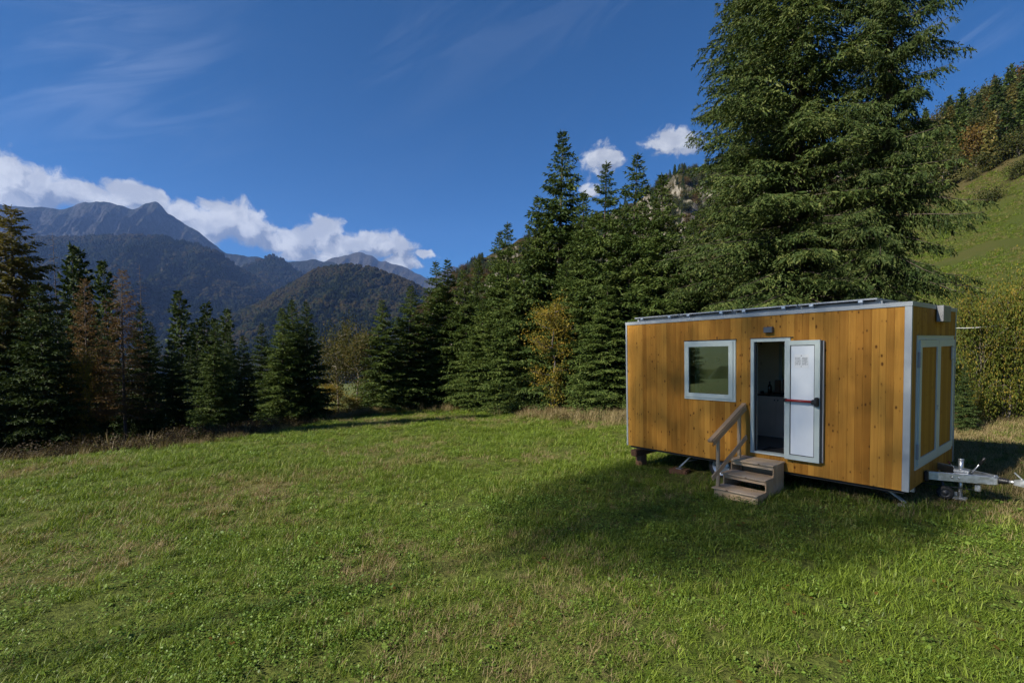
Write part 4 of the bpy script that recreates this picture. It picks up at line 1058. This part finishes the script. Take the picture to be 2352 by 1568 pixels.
# end doors
fr_ = pieces('end_door_frame', HOUSE, frame_boxes(FD[0], FD[1], FD[2], FD[3], .05, L_ - .01, L_ + .012, 'y'), 'frame')
box('drip_cap', fr_, (L_, FD[0] - .01, FD[3] + .0005), (L_ + .022, FD[1] + .01, FD[3] + .01), 'frame', 0)
YM = 1.452
for k, (a, b_) in enumerate([(FD[0] + .055, YM - .003), (YM + .003, FD[1] - .055)]):
    d_ = pieces('end_door', HOUSE, frame_boxes(a, b_, FD[2] + .055, FD[3] - .055, .105, L_ + .0, L_ + .034, 'y'), 'frame')
    yy = np.linspace(a + .106, b_ - .106, 8)
    for p, q_ in zip(yy[:-1], yy[1:]):
        o = put('plank', plank_mesh(q_ - p, FD[3] - FD[2] - .322, .012, 'y', .002), d_, (L_ + .018, (p + q_) / 2, (FD[2] + FD[3]) / 2)); o.data.materials[0] = M['door_wood']
    ye = a - .028 if k == 0 else b_ + .028
    for z in (1.83, .52): box('hinge', d_, (L_ + .0125, ye - .022, z - .11), (L_ + .045, ye + .022, z + .11), 'alu', .006)
    if k == 0: box('lock', d_, (L_ + .035, YM - .06, 1.03), (L_ + .048, YM - .03, 1.10), 'galv', .004)
    else:
        vt = pieces('vent', d_, frame_boxes(2.26, 2.47, 1.775, 1.99, .014, L_ + .0345, L_ + .046, 'y'), 'alu')
        for j in range(9):
            z = 1.797 + j * .0215; box('slat', vt, (L_ + .036, 2.275, z), (L_ + .043, 2.455, z + .012), 'white', 0)
box('end_light', HOUSE, (L_ + .0135, 1.31, 2.385), (L_ + .10, 1.80, 2.632), 'lamp_box', .006)
box('wall_lamp', HOUSE, (2.91, -.075, 2.292), (3.05, -.001, 2.388), 'lamp_grey', .006)

# solar panels on rails
for k in range(4):
    x0 = .10 + k * 1.085; x1 = x0 + 1.065
    sp_ = pieces('solar_panel', HOUSE, frame_boxes(x0, x1, 0, 1, .03, 0, 1)[:0] + [((x0, .17, 2.716), (x1, .20, 2.738)), ((x0, 1.87, 2.700), (x1, 1.90, 2.738)), ((x0, .20, 2.700), (x0 + .03, 1.87, 2.738)), ((x1 - .03, .20, 2.700), (x1, 1.87, 2.738))], 'alu')
    box('cells', sp_, (x0 + .031, .201, 2.712), (x1 - .031, 1.869, 2.732), 'solar', 0)
    for xb in (x0 + .2, x1 - .2):
        box('bracket', sp_, (xb - .02, .19, 2.641), (xb + .02, .24, 2.6995), 'alu', 0)
        box('clip', sp_, (xb - .03, .14, 2.685), (xb + .03, .1695, 2.72), 'galv', 0)
box('panel_rail', HOUSE, (.08, .30, 2.642), (4.45, .34, 2.6985), 'alu', 0); box('panel_rail', HOUSE, (.08, 1.55, 2.642), (4.45, 1.59, 2.6985), 'alu', 0)

# kitchen
kc = pieces('kitchen_cabinet', HOUSE, [((1.95, 1.75, .236), (3.6, W_ - .114, .32)), ((1.95, 1.722, .3205), (3.6, W_ - .114, 1.06))], 'cab')
box('worktop', kc, (1.93, 1.69, 1.0605), (3.62, W_ - .112, 1.092), 'counter', .003)
for k in range(4):
    d_ = box('cabinet_door', kc, (1.955 + k * .41, 1.702, .325), (2.36 + k * .41, 1.7215, 1.055), 'cab', .002)
    lathe('finger_hole', d_, (2.33 + k * .41 if k % 2 == 0 else 1.985 + k * .41, 1.7015, .985), (0, -1, 0), [(.014, 0), (.014, .0006), (.0005, .0006)], 'black_plastic', 12)
tap = rod('tap', kc, [(2.75, 2.45, 1.093), (2.75, 2.45, 1.30), (2.74, 2.40, 1.33), (2.73, 2.30, 1.31)], .011, 'galv', 8)


def on_house(name, label, cat, mesh_fn, pos):
    me = mesh_fn(); o = bpy.data.objects.new(name, me); C.objects.link(o); o.matrix_world = MW @ Matrix.Translation(pos); tag(o, label, cat); return o


def lathe_me(prof, mat, n=16):
    def f():
        A = Acc(); A.lathe(prof, (0, 0, 0), (0, 0, 1), n); return A.mesh('body', M[mat], True)
    return f


def box_me(sx, sy, sz, mat):
    def f():
        bm = bmesh.new(); bmesh.ops.create_cube(bm, size=1)
        for v in bm.verts: v.co = Vector((v.co.x * sx, v.co.y * sy, (v.co.z + .5) * sz))
        bmesh.ops.bevel(bm, geom=bm.edges[:], offset=min(sx, sy, sz) * .08, segments=1, affect='EDGES')
        me = bpy.data.meshes.new('body'); bm.to_mesh(me); bm.free(); me.materials.append(M[mat]); return me
    return f


bt = [(.001, 0), (.036, 0), (.038, .02), (.038, .14), (.030, .17), (.013, .185), (.013, .23), (.016, .232), (.016, .25), (.001, .25)]
on_house('bottle', 'black pump bottle standing on the kitchen worktop', 'bottle', lathe_me(bt, 'bottle'), (2.13, 1.95, 1.0925))
on_house('cup', 'small black cup at the end of the kitchen worktop', 'cup', lathe_me([(.001, 0), (.03, 0), (.036, .05), (.032, .05), (.028, .008), (.001, .008)], 'bottle'), (2.02, 1.85, 1.0925))
on_house('carton', 'brown carton standing on the worktop beside the bottle', 'carton', box_me(.10, .07, .27, 'cardboard'), (2.20, 2.15, 1.0925))
on_house('carton', 'second brown carton on the worktop beside the window', 'carton', box_me(.10, .07, .28, 'cardboard'), (2.33, 2.2, 1.0925))
on_house('tray', 'black tray lying on the worktop', 'tray', box_me(.3, .2, .03, 'bottle'), (2.4, 1.9, 1.0925))
on_house('doormat', 'black doormat just inside the doorway', 'doormat', box_me(.52, .42, .012, 'mat'), (2.97, .42, .2355))

# chassis, wheels, drawbar
for y0 in (.55, 2.1): box('chassis_rail', HOUSE, (.2, y0, -.13), (L_ - .05, y0 + .06, -.0505), 'galv', .004)
rod('axle', HOUSE, [(2.02, .32, -.165), (2.02, W_ - .32, -.165)], .035, 'dark_steel', 10)


def wheel(y, s):
    w_ = lathe('wheel', HOUSE, (2.02, y, -.165), (0, -s, 0), [(.13, -.07), (.168, -.075), (.225, -.08), (.246, -.06), (.25, -.02), (.25, .02), (.246, .06), (.225, .08), (.168, .075), (.155, .06)], 'tyre', 32)
    r_ = lathe('rim', w_, (2.02, y, -.165), (0, -s, 0), [(.168, .07), (.156, .072), (.150, .03), (.120, .035), (.085, .055), (.055, .055), (.048, .075), (.03, .08), (.001, .08)], 'rim', 32)
    for k in range(10):
        a = k * math.pi / 5; lathe('rim_hole', r_, (2.02 + .128 * math.cos(a), y - s * .037, -.165 + .128 * math.sin(a)), (0, -s, 0), [(.013, 0), (.013, .002), (.0005, .002)], 'black_plastic', 8)


wheel(.27, 1); wheel(W_ - .27, -1)
box('mudguard', HOUSE, (1.66, .12, -.0015), (2.38, .20, .0), 'black_plastic', 0)
lathe('mudguard', HOUSE, (2.02, .30, -.165), (0, 1, 0), [(.0, 0)][:0] + [(.285, -.11), (.285, .11)], 'black_plastic', 28) if False else None


def stabiliser(x, y, xf, yf, zf):
    s_ = bar('stabiliser_leg', HOUSE, (x, y, -.045), (xf, yf, zf + .03), .05, .03, 'galv')
    box('foot_plate', s_, (xf - .06, yf - .05, zf), (xf + .06, yf + .05, zf + .012), 'galv', .002)
    bar('brace', s_, (x - .02 + (.3 if x < 2 else -.3), y, -.045), ((x + xf) / 2, (y + yf) / 2, (zf - .03) / 2), .02, .02, 'dark_steel')


stabiliser(1.42, .20, 1.20, .12, -.335); stabiliser(4.50, .30, 4.78, .26, -.262); stabiliser(4.4, 2.4, 4.72, 2.45, -.24)

ZB = .095
db = bar('drawbar', HOUSE, (L_ + .0, .84, ZB), (5.60, 1.03, ZB + .02), .055, .12, 'galv', bev=.006)
bar('drawbar_beam', db, (L_ + .0, 1.72, ZB - .01), (5.60, 1.14, ZB + .02), .055, .11, 'galv', bev=.006)
box('rubber_cap', db, (L_ + .0085, .775, ZB - .085), (L_ + .06, .90, ZB + .075), 'black_plastic', .02)
box('drawbar_head', db, (5.36, 1.0, ZB - .035), (5.63, 1.17, ZB + .062), 'galv', .01)
lathe('gaiter', db, (5.63, 1.085, ZB + .02), (1, 0, 0), [(.045, 0), (.052, .012), (.038, .024), (.048, .036), (.036, .048), (.045, .06), (.033, .072), (.04, .084), (.028, .1)], 'black_plastic', 18)
rod('coupling_shaft', db, [(5.73, 1.085, ZB + .02), (5.80, 1.085, ZB + .022)], .024, 'galv', 12)
A = Acc(); c_ = Vector((5.84, 1.085, ZB + .02))
A.add([(-.06, -.03, -.03), (.09, -.045, -.05), (.09, .045, -.05), (-.06, .03, -.03), (-.06, -.03, .035), (.02, -.04, .06), (.02, .04, .06), (-.06, .03, .035), (.10, -.035, .0), (.10, .035, .0)],
      [(0, 3, 2, 1), (0, 1, 5, 4), (3, 7, 6, 2), (4, 5, 6, 7), (0, 4, 7, 3), (5, 8, 9, 6), (1, 2, 9, 8)]); A.add([(.09, -.045, -.05), (.10, -.035, 0), (.02, -.04, .06), (.02, -.04, .0)], [(0, 1, 2, 3)]); A.add([(.09, .045, -.05), (.02, .04, .0), (.02, .04, .06), (.10, .035, 0)], [(0, 1, 2, 3)])
cp = put('coupling', A.mesh('coupling', M['galv']), db, c_)
bar('coupling_handle', cp, (5.86, 1.085, ZB + .075), (5.78, 1.085, ZB + .16), .035, .014, 'galv')
bl = rod('brake_lever', db, [(5.33, 1.10, ZB + .05), (5.36, 1.10, ZB + .10), (5.45, 1.06, ZB + .25)], .011, 'galv', 8)
rod('grip', bl, [(5.43, 1.069, ZB + .215), (5.49, 1.045, ZB + .325)], .018, 'black_plastic', 8)
rl = rod('release_lever', db, [(5.17, 1.20, ZB + .06), (5.08, 1.26, ZB + .14)], .006, 'galv', 6); rod('knob', rl, [(5.085, 1.257, ZB + .135), (5.055, 1.277, ZB + .165)], .011, 'red', 8)
jw = rod('jockey_post', HOUSE, [(5.235, 1.06, -.20), (5.235, 1.06, .12)], .024, 'galv', 14)
rod('sleeve', jw, [(5.235, 1.06, .121), (5.235, 1.06, .345)], .031, 'galv', 14); rod('cap', jw, [(5.235, 1.06, .3455), (5.235, 1.06, .362)], .034, 'galv', 14)
box('clamp', jw, (5.16, 1.0, ZB + .065), (5.33, 1.13, ZB + .115), 'galv', .006)
box('foot_plate', jw, (5.16, .99, -.235), (5.31, 1.12, -.205), 'galv', .004)
bar('fork', jw, (5.20, 1.06, -.16), (5.10, 1.0, -.155), .03, .05, 'galv')
jt = lathe('jockey_wheel', jw, (5.08, .98, -.155), (.25, -1, 0), [(.055, -.03), (.085, -.032), (.1, -.02), (.1, .02), (.085, .032), (.055, .03)], 'tyre', 24)
lathe('rim', jt, (5.08, .98, -.155), (.25, -1, 0), [(.066, .026), (.06, .02), (.05, .012), (.03, .02), (.022, .034), (.001, .034)], 'dark_steel', 18)
rod('brake_rod', db, [(L_ - .1, 1.02, -.075), (5.42, 1.03, -.06)], .006, 'dark_steel', 6)
box('brake_lug', db, (5.39, 1.0, -.075), (5.46, 1.06, ZB - .066), 'galv', .01)
bar('strut', db, (4.98, 1.25, ZB - .06), (5.06, 1.05, -.17), .03, .03, 'dark_steel')
for xx in (5.17, 5.24): lathe('bolt', db, (xx, .84 + .19 * (xx - L_) / .741 - .0285, ZB + .012), (.0, -1, 0), [(.016, 0), (.016, .006), (.001, .006)], 'galv', 10)


# ------------------------------------------------------------------ wooden steps
ST = house_root('wooden_steps', Vector((2.87, -.5, -.40)), 'three step wooden stair with a single handrail below the open door', 'steps')
X0, X1 = 2.545, 3.235; GZ = -.47
tr_ = [(-1.03, -.69, -.21), (-.745, -.385, -.02), (-.485, -.06, .17)]
for y0, y1, z in tr_: box('tread', ST, (X0 - .02, y0, z - .022), (X1 + .02, y1 + .03, z), 'step_wood', .004)
for (y0, y1, z), zb in zip(tr_, (GZ, -.10, .09)):
    box('riser', ST, (X0 + .03, y0 + .035, zb if z < -.1 else z - .085), (X1 - .002, y0 + .057, z - .0225), 'step_wood', .003)
ybs = [(-.995, -.9), (-.898, -.805), (-.803, -.712), (-.71, -.62), (-.618, -.53), (-.528, -.452), (-.45, -.36), (-.358, -.27), (-.268, -.18), (-.178, -.08)]
for xa, xb in ((X1, X1 + .018), (X0 + .005, X0 + .023)):
    for y0, y1 in ybs:
        zt = (-.21 if y0 < -.72 else (-.02 if y0 < -.46 else .17)) - .0225
        box('side_board', ST, (xa, y0, GZ), (xb, y1, zt), 'step_wood_up', .003)
box('back_board', ST, (X0 + .026, -.075, GZ), (X1 - .002, -.058, .147), 'step_wood_up', .003)
for y in (-.90, -.20):
    zb, zt = (-.2095, .64) if y < -.5 else (.1705, .955)
    box('post', ST, (2.555, y - .045, zb), (2.60, y + .0, zt), 'step_wood_up', .004); box('post', ST, (2.555, y + .003, zb), (2.58, y + .045, zt - .02), 'step_wood_up', .004)
bar('handrail', ST, (2.575, -1.17, .565), (2.575, -.035, 1.075), .075, .04, 'rail_wood'); bar('rail_board', ST, (2.612, -1.12, .535), (2.612, -.05, 1.015), .022, .09, 'rail_wood')
bar('lower_rail', ST, (2.615, -1.16, -.03), (2.615, -.03, .50), .022, .085, 'rail_wood')

# ------------------------------------------------------------------ packing under the trailer


def ground_at(pos): w_ = MW @ Vector(pos); return (MW.inverted() @ Vector((w_.x, w_.y, g1(w_.x, w_.y)))).z


def loose(name, label, cat, lo, hi, mat, bev=.01, rz=0.0):
    lo, hi = Vector(lo), Vector(hi); c_ = (lo + hi) / 2; d_ = hi - lo
    bm = bmesh.new(); bmesh.ops.create_cube(bm, size=1)
    for v in bm.verts: v.co = Vector((v.co.x * d_.x, v.co.y * d_.y, v.co.z * d_.z))
    bmesh.ops.bevel(bm, geom=bm.edges[:], offset=bev, segments=2, affect='EDGES')
    me = bpy.data.meshes.new(name); bm.to_mesh(me); bm.free(); me.materials.append(M[mat])
    o = bpy.data.objects.new(name, me); C.objects.link(o); o.matrix_world = MW @ Matrix.Translation(c_) @ Matrix.Rotation(rz, 4, 'Z'); tag(o, label, cat); return o


zb_ = ground_at((.45, .1, 0)) - .03
loose('timber_beam', 'dark squared timber lying under the rear end of the tiny house', 'beam', (.20, -.14, -.19), (.34, 1.9, -.055), 'old_timber', .012)
loose('timber_block', 'upright timber block carrying the beam under the rear end', 'block', (.19, .03, zb_), (.35, .22, -.1905), 'old_timber', .012)
loose('timber_block', 'second timber block carrying the far end of the beam', 'block', (.19, 1.6, zb_ - .02), (.35, 1.8, -.1905), 'old_timber', .012)
zb_ = ground_at((1.2, .1, 0)) - .03
loose('wooden_wedge', 'reddish slab of wood under the rear stabiliser leg', 'slab', (1.02, .0, zb_), (1.38, .26, -.3355), 'old_timber', .02, .2)
zb_ = ground_at((4.78, .26, 0)) - .03
loose('paver', 'small grey concrete paver under the front stabiliser leg', 'paver', (4.68, .16, zb_), (4.88, .36, -.2625), 'concrete', .012, .15)

# white electric fence tape between posts behind the cabin
fe = empty('fence_tape', (11.2, 12.0, g1(11.2, 12.0))); tag(fe, 'white fence tape strung between thin posts before the hazel thicket', 'fence')
fz = fe.location.z; pa = at(2150, 752, 11.8); pb_ = at(2312, 745, 12.95)
for p in (pa, pb_):
    A = Acc(); A.tube([(p[0] - 11.2, p[1] - 12.0, g1(p[0], p[1]) - .1 - fz), (p[0] - 11.2, p[1] - 12.0, p[2] + .08 - fz)], .018, 6); link('post', A.mesh('post', M['bark_dead']), fe)
A = Acc(); q = np.linspace(0, 1, 9); P = pa + (pb_ - pa) * q[:, None]; P[:, 2] -= .05 * np.sin(np.pi * q); A.tube(P - np.array([11.2, 12.0, fz]), .010, 4); link('tape', A.mesh('tape', M['white_tape']), fe)

# ------------------------------------------------------------------ the air
def haze():
    A = Acc(); A.box((-9600, -9600, -80), (9600, 9600, 2350)); m = bpy.data.materials.new('haze'); m.use_nodes = True; T = NT(m.node_tree); T.n.clear()
    out = T.add('ShaderNodeOutputMaterial'); v = T.add('ShaderNodeVolumePrincipled'); v.inputs['Color'].default_value = HAZE_COL + (1,); v.inputs['Density'].default_value = HAZE_DEN
    v.inputs['Anisotropy'].default_value = 0.1; T.l.new(v.outputs[0], out.inputs['Volume'])
    o = link('haze', A.mesh('haze', m)); tag(o, kind='stuff')


HAZE_DEN = 3.5e-5; HAZE_COL = (.26, .46, 1.0)
haze()
